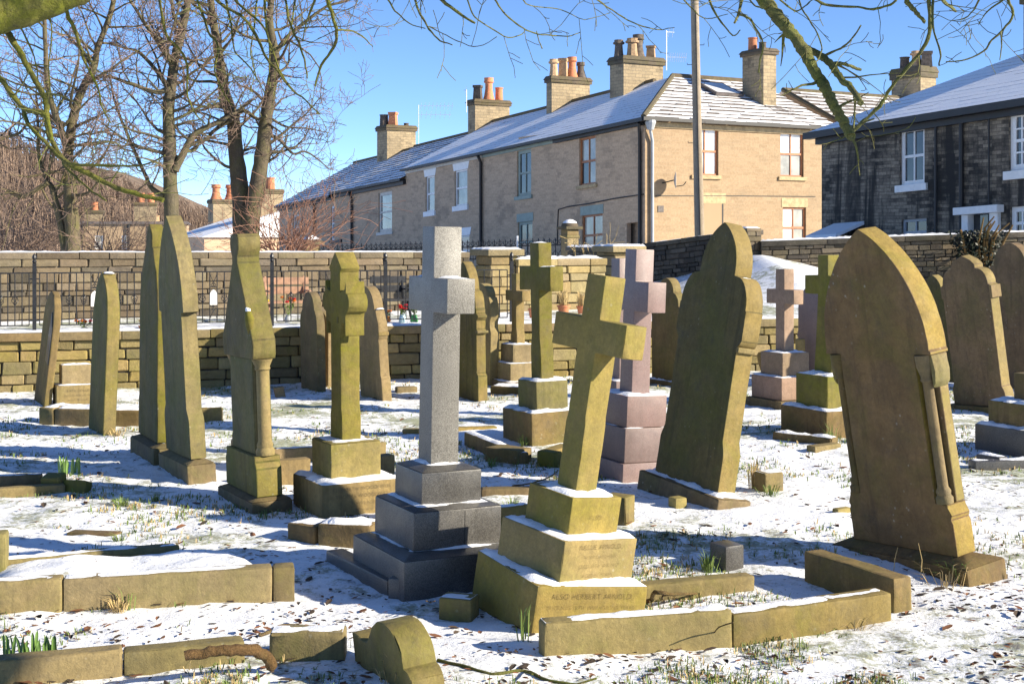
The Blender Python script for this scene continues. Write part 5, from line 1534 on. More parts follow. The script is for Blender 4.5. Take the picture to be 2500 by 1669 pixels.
def heap(label, poly_px, h, name='grave_snow'):
    """snow filling a kerbed grave"""
    pts = [G(*q) for q in poly_px]
    cx = sum(p.x for p in pts)/4; cy = sum(p.y for p in pts)/4
    n = 30; vv = []
    for j in range(n+1):
        for i in range(n+1):
            a, b = i/n, j/n
            p = pts[0].lerp(pts[1], a).lerp(pts[3].lerp(pts[2], a), b)
            e = min(a, 1-a, b, 1-b)
            z = h * min(1, e*9)**0.5 + 0.03*noise.noise(Vector((p.x*3, p.y*3, 2))) + 0.012*noise.noise(Vector((p.x*11, p.y*11, 5)))
            vv.append((p.x-cx, p.y-cy, z - (0.05 if e == 0 else 0)))
    b = MB(); b.v = vv; b.f = [(j*(n+1)+i, j*(n+1)+i+1, (j+1)*(n+1)+i+1, (j+1)*(n+1)+i) for j in range(n) for i in range(n)]; b.m = [0]*len(b.f)
    o = b.build(name, M['ground'], None, smooth=180)
    o.location = (cx, cy, 0)
    return struct(o, 'structure')

t = kerb_set('grave_kerb', 'long tan kerbed grave filled with snow at lower left')
kerb(t, (-60, 1506), (152, 1494), 0.150, 0.10, M['tan'], snow=0.004, cover=0.3)
kerb(t, (153, 1494), (665, 1463), 0.150, 0.10, M['tan'], snow=0.005, cover=0.3)
kerb(t, (666, 1463), (720, 1460), 0.152, 0.11, M['grit'])
kerb(t, (-30, 1428), (440, 1386), 0.115, 0.09, M['grit'], snow=0.012)
kerb(t, (-60, 1440), (14, 1436), 0.26, 0.12, M['mossy'], name='corner_post')
heap('', [(-60, 1498), (705, 1452), (610, 1388), (-40, 1426)], 0.125)
t = kerb_set('grave_kerb', 'mossy kerb along the bottom left edge with fallen branch on it')
kerb(t, (-80, 1688), (300, 1652), 0.10, 0.10, M['grit'])
kerb(t, (302, 1652), (600, 1622), 0.095, 0.10, M['grit'])
kerb(t, (655, 1612), (842, 1610), 0.11, 0.12, M['grit'], snow=0.006)
t = kerb_set('grave_kerb', 'yellow kerb in front of the leaning sandstone cross and along to right')
kerb(t, (1328, 1603), (1790, 1566), 0.135, 0.10, M['arnold'], snow=0.010, cover=0.5)
kerb(t, (1791, 1566), (2178, 1508), 0.125, 0.11, M['grit'], snow=0.006, cover=0.3)
o = kerb(t, (2182, 1490), (2228, 1482), 0.155, 0.62, M['brown'])
kerb(t, (1560, 1458), (1845, 1432), 0.07, 0.09, M['grit'])
t = kerb_set('grave_kerb', 'low mossy kerb pieces at the left edge beside daffodil shoots')
kerb(t, (-40, 1218), (160, 1206), 0.06, 0.08, M['grit'])
kerb(t, (-40, 1192), (100, 1188), 0.08, 0.09, M['brown'], snow=0.012)
kerb(t, (100, 1202), (148, 1203), 0.10, 0.12, M['mossy'], tilt=0.2); kerb(t, (150, 1204), (205, 1207), 0.09, 0.09, M['mossy'], tilt=-0.3)
t = kerb_set('grave_kerb', 'long snow-topped tan kerb behind the round-topped slab on the left')
kerb(t, (94, 1032), (130, 1034), 0.145, 0.3, M['tan'], snow=0.02)
kerb(t, (133, 1034), (345, 1041), 0.145, 0.3, M['tan'], snow=0.025)
kerb(t, (346, 1041), (545, 1030), 0.14, 0.3, M['tan'], snow=0.02)
t = kerb_set('grave_kerb', 'two long sunlit kerbs behind the columned gravestone and mossy cross')
kerb(t, (650, 1130), (790, 1122), 0.10, 0.09, M['tan'], snow=0.008); kerb(t, (791, 1122), (944, 1108), 0.10, 0.09, M['tan'], snow=0.006)
kerb(t, (660, 1186), (760, 1178), 0.17, 0.10, M['tan']); kerb(t, (900, 1176), (965, 1168), 0.17, 0.10, M['tan'])
t = kerb_set('grave_kerb', 'dark split kerb below the mossy gabled cross')
kerb(t, (700, 1318), (768, 1330), 0.095, 0.20, M['brown'], snow=0.008, cover=0.4)
kerb(t, (775, 1332), (905, 1338), 0.12, 0.20, M['brown'], snow=0.02)
t = kerb_set('granite_kerb', 'dark granite kerb running back beside the grey cross base')
kerb(t, (795, 1368), (945, 1446), 0.06, 0.10, M['granite_dark']); kerb(t, (946, 1452), (996, 1456), 0.09, 0.10, M['granite_dark'])
t = kerb_set('grave_kerb', 'dark kerb surround at the foot of the green cross')
kerb(t, (1132, 1082), (1262, 1136), 0.10, 0.10, M['brown'], snow=0.010)
kerb(t, (1262, 1137), (1300, 1128), 0.11, 0.3, M['brown']); kerb(t, (1310, 1140), (1352, 1146), 0.12, 0.11, M['mossy']); kerb(t, (1345, 1140), (1400, 1120), 0.11, 0.12, M['arnold'])
t = kerb_set('grave_kerb', 'low dark and yellow kerbs behind the leaning sandstone cross')
kerb(t, (1176, 1212), (1300, 1209), 0.05, 0.10, M['brown']); kerb(t, (1215, 1306), (1300, 1296), 0.15, 0.10, M['arnold'], snow=0.012)
o = kerb(t, (1528, 1285), (1552, 1276), 0.17, 0.16, M['grit'])
t = kerb_set('grave_kerb', 'low ochre kerb in the snow behind the grey cross')
kerb(t, (985, 1058), (1215, 1050), 0.035, 0.10, M['arnold'])
t = kerb_set('grave_kerb', 'dark kerb with snow at the foot of the half-hidden green cross')
kerb(t, (1885, 1076), (2030, 1092), 0.07, 0.12, M['brown'], snow=0.015); kerb(t, (1990, 1104), (2055, 1096), 0.05, 0.10, M['grit'])
t = kerb_set('grave_kerb', 'dark snow-topped kerb at the right edge below the stepped base')
kerb(t, (2382, 1146), (2600, 1140), 0.06, 0.12, M['granite_dark'], snow=0.018); kerb(t, (2382, 1130), (2440, 1140), 0.07, 0.10, M['granite_dark'], snow=0.01)
t = kerb_set('kerb_block', 'short dark kerb block left of the leaning cross base', 'stone block')
kerb(t, (1068, 1496), (1150, 1504), 0.085, 0.12, M['grit'], snow=0.008)
t = kerb_set('grave_kerb', 'flat snowy ledger kerb at the foot of the small three-step cross')
kerb(t, (1196, 962), (1268, 965), 0.09, 0.3, M['brown'], snow=0.015); kerb(t, (970, 958), (1020, 956), 0.06, 0.12, M['tan'])
def block(name, label, u, v, wx, wy, h, mat, lean=0.0, snow=0.0, yaw=PHI):
    g = grave(name, label, 'stone block', u, v, wx, wy, lean=lean, yaw=yaw)
    step(g, wx, wy, -0.06, h, mat, name='block', bevel=0.015, snow=snow)
    return g
block('stone_stub', 'short tan stone stub beside dead grass right of the dark leaning slab', 1868, 1205, 0.12, 0.16, 0.13, M['grit'], snow=0.012)
block('granite_block', 'small dark granite block in the snow between leaning slab and leaning cross', 1772, 1386, 0.14, 0.12, 0.12, M['granite_dark'])
block('stone_block', 'small yellow stone lying below the dark leaning slab plinth', 1650, 1240, 0.09, 0.09, 0.06, M['arnold'])
block('stone_block', 'flat yellow stone sliver in the snow left of the large brown slab', 2046, 1258, 0.06, 0.12, 0.035, M['arnold'])
block('stone_block', 'small brick-shaped stone by the retaining wall left of the gabled cross', 676, 966, 0.08, 0.10, 0.10, M['tan'], lean=RAD(-12))
block('paving_slab', 'thin brown slab lying flat in the left snow', 160, 1304, 0.10, 0.30, 0.012, M['brown'], yaw=RAD(-100))

# ================================================================ TREES
def smooth_line(pts, n=4):
    """Catmull-Rom through points (Vector, radius)"""
    out = []
    for i in range(len(pts) - 1):
        p0, p1, p2, p3 = pts[max(i-1,0)], pts[i], pts[i+1], pts[min(i+2,len(pts)-1)]
        for k in range(n):
            t = k / n
            a = [0.5*((2*p1[j]) + (-p0[j]+p2[j])*t + (2*p0[j]-5*p1[j]+4*p2[j]-p3[j])*t*t + (-p0[j]+3*p1[j]-3*p2[j]+p3[j])*t**3) for j in range(4)]
            out.append(a)
    out.append(list(pts[-1]))
    return out
class Grower:
    def __init__(s, seed, rmin=0.004): s.rnd = random.Random(seed); s.big = MB(); s.twig = MB(); s.rmin = rmin; s.count = 0
    def limb(s, pts, n=10, sub=4):
        """pts: list of (Vector, r)"""
        q = smooth_line([(p.x, p.y, p.z, r) for p, r in pts], sub)
        vs = [Vector(a[:3]) for a in q]; rs = [max(a[3], s.rmin) for a in q]
        # knobbly
        rs = [r * (1 + (0.14 if r < 0.01 else 0.06) * s.rnd.uniform(-1, 1)) for r in rs]
        vs = [v + Vector((s.rnd.uniform(-1,1), s.rnd.uniform(-1,1), s.rnd.uniform(-1,1))) * min(r, 0.02) * 0.22 for v, r in zip(vs, rs)]
        s.big.tube(vs, rs, n)
        return vs, rs
    def branch(s, p, d, L, r, depth, up=0.15, spread=0.8, kids=7, wander=0.35, kidlen=0.42):
        rnd = s.rnd
        n = 6 if depth >= 2 else (4 if depth == 1 else 3)
        pts = [p.copy()]; rs = [r]
        d = d.normalized()
        for i in range(n):
            d = (d + Vector((rnd.uniform(-1,1), rnd.uniform(-1,1), rnd.uniform(-1,1) + up)) * wander).normalized()
            pts.append(pts[-1] + d * (L / n)); rs.append(max(s.rmin, r * (1 - 0.8 * (i+1) / n)))
        (s.big if depth >= 2 else s.twig).tube(pts, rs, 6 if depth >= 2 else 3, cap=False)
        s.count += 1
        if depth <= 0: return
        for i in range(kids):
            t = rnd.uniform(0.2, 1.0)
            k = min(n - 1, int(t * n)); f = t * n - k
            q = pts[k].lerp(pts[k+1], f)
            tang = (pts[k+1] - pts[k]).normalized()
            o = tang.orthogonal().normalized()
            o = (Matrix.Rotation(rnd.uniform(0, 6.283), 3, tang) @ o)
            nd = tang * (1 - spread * 0.5) + o * spread
            s.branch(q, nd, L * kidlen * rnd.uniform(0.6, 1.2), max(s.rmin, rs[k] * 0.62), depth - 1, up, spread, max(3, kids - 2), wander, kidlen + 0.06)
    def sprout(s, vs, rs, step, L, depth=2, t0=0.15, up=0.15, spread=0.9, kids=7, rf=0.45, kidlen=0.42, wander=0.35):
        acc = 0; tot = sum((vs[i+1]-vs[i]).length for i in range(len(vs)-1)); run = 0; nxt = tot * t0
        for i in range(len(vs) - 1):
            seg = (vs[i+1] - vs[i]); l = seg.length
            while run + l >= nxt:
                q = vs[i].lerp(vs[i+1], (nxt - run) / max(l, 1e-6))
                tang = seg.normalized(); o = tang.orthogonal().normalized()
                o = Matrix.Rotation(s.rnd.uniform(0, 6.283), 3, tang) @ o
                s.branch(q, tang * 0.35 + o * spread, L * s.rnd.uniform(0.5, 1.3), max(s.rmin, min(rs[i] * rf, 0.035)), depth, up, 0.8, kids, wander, kidlen)
                nxt += step * s.rnd.uniform(0.6, 1.4)
            run += l
def back_tree(name, label, limbs, Y, seed, step=0.42, L=1.5, bark='bark'):
    g = Grower(seed, 0.0045)
    c = lambda x, y, dy=0: P(x / 2.613, y / 2.613, Y + dy)
    base = c(*limbs[0][0][0])
    t = thing(name, label, 'tree', (base.x, base.y, 0.4), group='bare trees beyond the boundary wall')
    for pts, r0, r1, dy in limbs:
        n = len(pts)
        w = [(c(p[0], p[1], dy * i / (n-1)), r0 + (r1 - r0) * (i / (n-1)) ** 0.7) for i, p in enumerate(pts)]
        vs, rs = g.limb(w, 12 if r0 > 0.1 else 8)
        g.sprout(vs, rs, step, L, depth=2, t0=0.30 if r0 > 0.1 else 0.12, kids=6)
    off = Vector((base.x, base.y, 0.4))
    g.big.xf(lambda x, y, z: (x - off.x, y - off.y, z - off.z)); g.twig.xf(lambda x, y, z: (x - off.x, y - off.y, z - off.z))
    g.big.build('trunk', M[bark], t, smooth=60)
    struct(g.twig.build('crown', M['twig'], t), 'stuff')
    return t
back_tree('bare_tree', 'tall bare tree rising behind the tall gothic gravestone', [
    ([(1095,1750),(1095,1450),(1088,1200),(1082,950),(1075,700),(1095,520),(1112,400),(1150,230),(1190,60),(1215,-200),(1240,-450)], 0.18, 0.05, 0.3),
    ([(1115,1090),(1180,960),(1250,850),(1380,785),(1460,735),(1530,700),(1600,640)], 0.085, 0.03, 0.5),
    ([(1080,560),(1000,590),(850,540),(700,490),(620,490),(520,540)], 0.06, 0.015, -0.6),
    ([(1065,545),(980,430),(880,330),(800,310),(720,280)], 0.055, 0.015, 0.5),
    ([(1085,390),(1000,260),(930,160),(880,80),(800,-40)], 0.055, 0.025, -0.4),
    ([(1045,1255),(965,1195),(920,1100),(830,900),(760,730),(720,600),(700,470)], 0.06, 0.015, 0.6),
    ([(1130,440),(1200,425),(1260,380),(1350,410),(1420,370)], 0.035, 0.012, 0.6),
    ([(1165,190),(1110,100),(1085,-60),(1060,-200)], 0.045, 0.02, 0.4)], 26.0, 3, step=0.17, L=1.45)
back_tree('bare_tree', 'forked bare tree with two stems behind the columned gravestone', [
    ([(1565,1750),(1548,1450),(1530,1200),(1502,950),(1485,750),(1432,600),(1410,450),(1380,250),(1350,60),(1330,-200),(1300,-420)], 0.23, 0.045, 0.4),
    ([(1590,1720),(1598,1400),(1640,1200),(1670,1000),(1692,800),(1722,600),(1752,420),(1748,300),(1722,150),(1740,-100),(1780,-380)], 0.22, 0.045, -0.4),
    ([(1755,345),(1830,240),(1950,140),(2080,45),(2200,10),(2330,-30)], 0.055, 0.02, 0.5),
    ([(1722,865),(1780,890),(1870,980),(1940,965),(2020,1010),(2100,1080)], 0.045, 0.010, 0.4),
    ([(1490,745),(1560,705),(1640,760),(1700,740)], 0.05, 0.03, -0.4),
    ([(1480,765),(1420,795),(1370,830),(1300,900),(1210,960)], 0.06, 0.02, -0.4),
    ([(1735,760),(1830,810),(1960,820),(2100,850)], 0.03, 0.008, 0.5)], 27.0, 5, step=0.20, L=1.4)
back_tree('bare_tree', 'gnarled dark bare tree at the far left above the fence', [
    ([(470,1760),(462,1500),(452,1300),(440,1100),(432,1000),(450,850),(480,700),(530,560),(600,430),(625,300),(700,100),(760,-150)], 0.165, 0.04, 0.5),
    ([(420,1600),(380,1400),(335,1210),(300,1150),(250,1000),(242,800),(230,600)], 0.085, 0.02, 0.4),
    ([(305,1165),(150,1255),(40,1230),(-80,1310)], 0.05, 0.02, -0.3),
    ([(432,960),(350,720),(305,560),(290,300),(280,0),(270,-200)], 0.075, 0.03, -0.6),
    ([(445,930),(600,920),(720,905),(800,960)], 0.035, 0.012, 0.5),
    ([(-120,930),(0,890),(120,850),(180,790),(300,760)], 0.05, 0.012, 0.3),
    ([(440,1250),(560,1230),(640,1150),(760,1130)], 0.035, 0.010, -0.4)], 25.0, 8, step=0.16, L=1.5)

def shrub(label, u, v, Y, h, n, seed, spread=1.0, mat='twig', name='bare_shrub'):
    b = P(u, v, Y)
    t = thing(name, label, 'shrub', b)
    g = Grower(seed, 0.0045)
    for i in range(n):
        a = g.rnd.uniform(0, 6.283)
        d = Vector((math.cos(a) * spread, math.sin(a) * spread, g.rnd.uniform(0.6, 1.4)))
        g.branch(Vector((g.rnd.uniform(-.25,.25), g.rnd.uniform(-.2,.2), 0)), d, h * g.rnd.uniform(0.6, 1.1), 0.016, 1, up=0.05, spread=0.7, kids=9, kidlen=0.45, wander=0.3)
    if g.big.v: g.big.build('stems', M[mat], t)
    struct(g.twig.build('twigs', M[mat], t), 'stuff')
    return t
M['twig_red'] = plain_mat('twig_reddish', (0.24,0.125,0.085), 0.85, nscale=4, namt=0.3)
shrub('reddish bare twiggy shrub in front of the farthest terrace house', 705, 640, 26.5, 1.75, 46, 4, 1.1, 'twig_red')
shrub('brown twiggy shrub above the wall at the far left edge', 40, 650, 27.5, 2.0, 50, 6, 1.2)
shrub('low olive twiggy shrub between the left bare trees', 270, 660, 28.5, 1.7, 34, 7, 1.2)
shrub('pale curling bramble stems behind the low sunlit wall', 1425, 660, 21.0, 0.62, 5, 12, 0.5, 'straw')

# ---- overhanging trees near the camera (trunks stand outside the view)
def near_tree(name, label, trunk, limbs, branches, Y, seed, sprout_step, rise=0.2, rs_=1.0):
    g = Grower(seed, 0.0014)
    t = thing(name, label, 'tree', trunk[0][0])
    off = Vector(trunk[0][0])
    g.limb([(Vector(p), r) for p, r in trunk], 14, 8)
    for lm in limbs: g.limb([(Vector(p), r) for p, r in lm], 18, 24)
    for (org, sc, pts, r0, r1) in branches:
        n = len(pts)
        w = []
        dy = g.rnd.uniform(-0.5, 0.5)
        for i, p in enumerate(pts):
            yy = Y + dy * i / max(1, n-1)
            w.append((P(org[0] + p[0]/sc, org[1] + p[1]/sc, yy), (r0 + (r1 - r0) * i / (n-1)) * rs_))
        first = w[0][0]
        if pts[0][1] / sc + org[1] <= 8:           # grows down from the limb above the picture
            d = (w[0][0] - w[1][0]).normalized(); d.z = max(d.z, 0.35); d.normalize()
            ext = []; q = first.copy(); h = 0.06; R = r0 * rs_
            while q.z < first.z + rise * 0.9:
                d = (d + Vector((0.05, 0, 0.22))).normalized()
                q = q + d * h; h = min(h * 1.5, 0.4); R *= 1.04
                ext.append((q.copy(), R))
            w = ext[::-1] + w
        vs, rs = g.limb(w, 10 if r0 > 0.01 else 6, 8 if r0 > 0.01 else 4)
        if sprout_step: g.sprout(vs, rs, sprout_step, 0.20, depth=1, t0=0.2, up=0.0, kids=2, rf=0.40, kidlen=0.4, wander=0.30)
    for mm in (g.big, g.twig): mm.xf(lambda x, y, z: (x - off.x, y - off.y, z - off.z))
    def gnarl(x, y, z):
        q = Vector((x, y, z)); n3 = noise.noise_vector(q * 16.0) * 0.0035 + noise.noise_vector(q * 45.0) * 0.0014
        return q + n3
    g.big.xf(gnarl)
    g.big.build('trunk', M['bark_green'], t, smooth=60)
    struct(g.twig.build('twigs', M['bark_green'], t), 'stuff')
    return t
c1, c2, c3 = ((0,0), 2.613), ((800,0), 2.613), ((1600,0), 2.61)
BL = [
 (*c1, [(10,140),(100,290),(200,470),(290,640),(300,780),(330,900),(420,1030),(600,1130),(800,1220),(1040,1275)], 0.0125, 0.0085),
 (*c1, [(-60,420),(0,500),(150,690),(290,740),(330,900)], 0.0115, 0.008),
 (*c1, [(150,700),(180,790),(280,900),(390,1010),(480,1050),(700,1055),(930,1050),(1050,990)], 0.009, 0.003),
 (*c1, [(400,1040),(450,1100),(560,1200),(680,1280)], 0.0055, 0.003),
 (*c1, [(400,20),(460,150),(520,330),(570,450),(620,560),(650,680),(710,790)], 0.0095, 0.0025),
 (*c1, [(1020,0),(1060,220),(1150,320),(1195,420),(1200,620),(1250,730),(1310,790)], 0.006, 0.0028),
 (*c1, [(1260,0),(1330,200),(1390,300),(1370,450),(1430,600),(1480,670)], 0.005, 0.0024),
 (*c1, [(1380,0),(1430,40),(1560,120),(1650,260),(1700,370),(1760,440),(1850,560),(1950,640),(2040,730)], 0.007, 0.0025),
 (*c1, [(1500,0),(1560,60),(1700,200),(1720,400),(1710,540)], 0.0055, 0.0022),
 (*c1, [(1440,0),(1480,200),(1500,330),(1600,440),(1690,600)], 0.0045, 0.002),
 (*c1, [(1690,0),(1700,180),(1740,330),(1800,480),(1900,600)], 0.0055, 0.0022),
 (*c1, [(1820,0),(1850,150),(1920,310),(1950,430),(1960,500)], 0.0052, 0.0024),
 (*c1, [(1640,0),(1620,180),(1600,350),(1640,500)], 0.004, 0.002),
 (*c1, [(310,60),(330,200),(310,430),(325,620)], 0.004, 0.0022),
 (*c1, [(100,110),(200,320),(240,480),(230,600)], 0.0045, 0.002),
 (*c1, [(1880,0),(1850,200),(1800,300)], 0.004, 0.002),
 (*c1, [(2090,0),(2130,140),(2150,200),(2130,300),(2050,420),(2010,550)], 0.0085, 0.0045),
 (*c1, [(2150,195),(2260,200),(2340,260),(2380,300)], 0.0038, 0.002),
 (*c1, [(2010,0),(1960,130),(1930,260)], 0.0045, 0.003),
]
near_tree('overhanging_tree', 'mossy green tree overhanging the top left corner with drooping branches',
    [((-4.6,4.2,-0.2),0.24),((-4.5,4.25,0.8),0.21),((-4.3,4.3,1.7),0.19),((-3.9,4.4,2.6),0.17),((-3.7,4.4,4.2),0.14),((-3.5,4.6,6.5),0.07)],
    [[((-4.15,4.35,2.1),0.11),((-3.2,4.7,2.36),0.10),((-2.2,5.0,2.47),0.085),((-1.66,5.1,2.62),0.060),((-1.2,5.2,2.9),0.032),((-0.3,5.3,3.1),0.02),((0.1,5.35,3.15),0.012)],
     [((-1.5,5.1,2.72),0.03),((-0.9,5.2,2.80),0.022),((-0.2,5.3,2.85),0.016),((0.2,5.3,2.85),0.01)]],
    BL, 5.2, 21, 0.16)
BR = [
 (*c2, [(385,0),(450,90),(520,150),(620,185)], 0.0045, 0.002),
 (*c2, [(560,0),(590,90),(650,190),(720,260),(800,290)], 0.006, 0.0028),
 (*c2, [(730,0),(830,80),(940,150)], 0.0085, 0.005),
 (*c2, [(1065,0),(1120,80),(1200,150),(1290,205),(1400,225),(1530,235),(1610,205)], 0.005, 0.002),
 (*c2, [(890,0),(940,110),(1050,190),(1150,240),(1240,220),(1260,190)], 0.0038, 0.002),
 (*c2, [(650,170),(760,230),(850,270),(960,300),(1080,235)], 0.003, 0.0016),
 (*c2, [(1250,0),(1300,40),(1480,60),(1640,125),(1800,80)], 0.003, 0.0016),
 (*c2, [(1720,0),(1850,90),(1980,160),(2110,190),(2210,175)], 0.0042, 0.002),
 (*c2, [(1330,200),(1345,250),(1370,310)], 0.0022, 0.003),
 (*c3, [(690,-10),(780,110),(850,200),(940,300),(980,400),(1050,510),(1090,570),(1150,700),(1220,810),(1250,870)], 0.031, 0.020),
 (*c3, [(945,300),(1060,360),(1130,420),(1180,500),(1250,560),(1310,660)], 0.018, 0.012),
 (*c3, [(1125,405),(1200,410),(1310,445)], 0.011, 0.007),
 (*c3, [(1080,355),(1180,310),(1250,250),(1310,165)], 0.0055, 0.0035),
 (*c3, [(915,0),(940,60),(1000,160),(1060,280),(1050,360),(1000,415)], 0.004, 0.0025),
 (*c3, [(1745,0),(1750,180),(1720,280),(1640,400),(1500,560),(1430,680),(1330,770),(1255,840)], 0.0085, 0.0075),
 (*c3, [(1770,0),(1775,210),(1815,330),(1810,420)], 0.0055, 0.0035),
 (*c3, [(1600,0),(1650,70),(1720,140)], 0.011, 0.009),
 (*c3, [(1830,0),(1870,35),(1915,68)], 0.009, 0.007),
 (*c3, [(550,0),(530,90),(505,145)], 0.008, 0.006),
 (*c3, [(530,92),(600,120),(660,220),(690,290),(670,380),(655,465)], 0.006, 0.004),
 (*c3, [(800,0),(890,70),(950,40),(1000,0)], 0.0045, 0.003),
 (*c3, [(1020,0),(1110,35),(1290,50),(1390,60),(1480,40),(1535,0)], 0.007, 0.005),
 (*c3, [(345,0),(400,110),(490,225),(540,190)], 0.005, 0.0025),
 (*c3, [(180,0),(260,80),(330,120),(460,90)], 0.0035, 0.002),
 (*c3, [(2250,0),(2280,90),(2220,190),(2140,260),(2090,330),(1950,390),(1850,395)], 0.0065, 0.0025),
 (*c3, [(2200,205),(2205,300),(2195,390)], 0.004, 0.002),
 (*c3, [(2060,0),(1990,110),(1890,130)], 0.0045, 0.002),
 (*c3, [(2220,0),(2120,70),(2060,160)], 0.0042, 0.002),
 (*c3, [(1230,840),(1250,880),(1275,935)], 0.010, 0.003),
 (*c3, [(1245,850),(1300,800),(1390,755)], 0.007, 0.003),
 (*c3, [(1262,820),(1270,700),(1262,555)], 0.0042, 0.003),
 (*c3, [(600,0),(640,40),(690,55)], 0.004, 0.003),
]
near_tree('overhanging_tree', 'mossy branching tree overhanging the top right with thick forked drooping limb',
    [((7.2,0.8,-0.2),0.30),((7.1,0.9,1.0),0.25),((7.0,1.1,2.3),0.22),((6.8,1.3,3.6),0.19),((6.7,1.4,6.0),0.14),((6.5,1.6,9.0),0.06)],
    [[((7.0,1.1,2.6),0.13),((6.0,2.6,3.7),0.11),((4.2,4.2,4.1),0.085),((2.5,4.8,4.15),0.065),((1.1,4.95,4.1),0.045),((0.3,4.95,4.05),0.030),((-0.7,4.9,3.95),0.014)],
     [((4.2,4.2,4.1),0.05),((3.4,4.8,4.5),0.04),((2.4,5.4,4.9),0.03),((1.5,5.8,5.2),0.02)]],
    BR, 4.9, 22, 0.20, rise=1.45, rs_=0.8)

# ================================================================ WOODED HILL
def hz_(x, y):
    u = U0 + x / y * F
    prof = [(-900,240),(-400,300),(0,372),(150,425),(270,478),(375,528),(480,570),(700,600)]
    for i in range(len(prof)-1):
        if prof[i][0] <= u <= prof[i+1][0]:
            f = (u - prof[i][0]) / (prof[i+1][0] - prof[i][0])
            v = prof[i][1] + f * (prof[i+1][1] - prof[i][1]); break
    else: v = 240 if u < 0 else 600
    ztop = zat(v, 190.0)
    t = max(0.0, min(1.0, (y - 110) / 80.0))
    return -8 + (ztop + 8) * (t * t * (3 - 2 * t)) + 0.8 * noise.noise(Vector((x*0.06, y*0.06, 0)))
mb = MB(); nxh, nyh = 60, 24; vv = []
for j in range(nyh + 1):
    for i in range(nxh + 1):
        x = -150 + 135 * i / nxh; y = 110 + 140 * j / nyh
        vv.append((x * (y/190) , y, hz_(x * (y/190), min(y, 190))))
mb.v = vv; mb.f = [(j*(nxh+1)+i, j*(nxh+1)+i+1, (j+1)*(nxh+1)+i+1, (j+1)*(nxh+1)+i) for j in range(nyh) for i in range(nxh)]; mb.m = [0]*len(mb.f)
M['hill'] = plain_mat('brown_hillside', (0.16,0.115,0.08), 0.95, nscale=0.35, namt=0.4, bump=0.5)
struct(mb.build('hill', M['hill'], smooth=180))
rnd = random.Random(77)
wd = MB()
for i in range(2600):
    y = rnd.uniform(125, 192); x = (rnd.uniform(-250, 560) - U0) / F * y
    z = hz_(x, y); h = rnd.uniform(1.6, 4.0)
    wd.tube([(x,y,z-0.5),(x+rnd.uniform(-.3,.3),y,z+h*0.6),(x+rnd.uniform(-.6,.6),y,z+h)], [0.14,0.08,0.02], 3, cap=False)
    for q in range(7):
        f = rnd.uniform(0.3, 0.9); a = rnd.uniform(-1, 1)
        b0 = Vector((x, y, z + h*f)); b1 = b0 + Vector((a*h*0.35, rnd.uniform(-.3,.3), h*rnd.uniform(0.15, 0.4)))
        w = Vector((0.05, 0, 0.05))
        wd.add([b0-w, b0+w, b1], [(0,1,2)])
M['wood'] = plain_mat('bare_wood_far', (0.19,0.135,0.10), 0.95, nscale=0.2, namt=0.4)
o = wd.build('hillside_wood', M['wood']); struct(o, 'stuff'); o['label'] = 'brown leafless wood covering the hillside at left'; o['category'] = 'wood'

# ================================================================ SMALL GROWTH, LEAVES AND STICKS
def blade_cluster(mb, p, n, h, spread, rnd, w=0.0022, droop=0.5):
    for i in range(n):
        a = rnd.uniform(0, 6.283); l = h * rnd.uniform(0.45, 1.1); s = spread * rnd.uniform(0.1, 1)
        b0 = p + Vector((math.cos(a), math.sin(a), 0)) * rnd.uniform(0, spread * 0.4)
        d = Vector((math.cos(a), math.sin(a), 0)) * s
        m_ = b0 + d * 0.35 + Vector((0, 0, l * 0.65)); e = b0 + d + Vector((0, 0, l * rnd.uniform(1 - droop, 1)))
        ww = Vector((-math.sin(a + rnd.uniform(-1, 1)), math.cos(a), 0)).normalized() * w
        mb.add([b0 - ww, b0 + ww, m_ + ww * 0.8, m_ - ww * 0.8, e], [(0,1,2,3),(3,2,4)])
def gp(u, v):
    p = G(u, v); p.z = gz(p.x, p.y); return p
def tuft(label, u, v, n, h, spread, mat, w=0.0025, name='grass_tuft', droop=0.5, cat='grass tuft'):
    p = gp(u, v)
    rnd = random.Random(int(u * 7 + v))
    t = MB(); blade_cluster(t, Vector((0,0,-0.01)), n, h, spread, rnd, w, droop)
    o = t.build(name, mat); o.location = p
    return tag(o, label, cat)
def shoots(label, u, v, n, h, w, seed):
    p = gp(u, v); rnd = random.Random(seed)
    t = thing('daffodil_shoots', label, 'plant', p, group='clumps of daffodil shoots')
    for i in range(n):
        x = rnd.uniform(-w, w); y = rnd.uniform(-0.035, 0.035); l = h * rnd.uniform(0.6, 1.08); dx = rnd.uniform(-0.02, 0.02)
        b = MB(); tw = 0.0075
        pts = [(x,y,-0.02),(x+dx*0.4,y,l*0.5),(x+dx,y,l*0.9),(x+dx*1.2,y,l)]
        ws = [tw,tw*1.05,tw*0.8,tw*0.15]; q = rnd.uniform(-0.6, 0.6)
        vs = []
        for (pp_, w_) in zip(pts, ws):
            vs += [(pp_[0]-w_*math.cos(q), pp_[1]-w_*math.sin(q), pp_[2]), (pp_[0], pp_[1]+0.002, pp_[2]), (pp_[0]+w_*math.cos(q), pp_[1]+w_*math.sin(q), pp_[2])]
        fs = []
        for k in range(3):
            fs += [(k*3,k*3+1,k*3+4,k*3+3),(k*3+1,k*3+2,k*3+5,k*3+4)]
        b.add(vs, fs).build('leaf_blade', M['shoot'], t)
shoots('green daffodil shoots at the bottom left corner, left clump', 38, 1640, 11, 0.135, 0.045, 1)
shoots('green daffodil shoots at the bottom left corner, right clump', 98, 1636, 15, 0.15, 0.05, 2)
shoots('daffodil shoots in the left snow beside the mossy kerb pieces', 170, 1162, 16, 0.115, 0.07, 3)
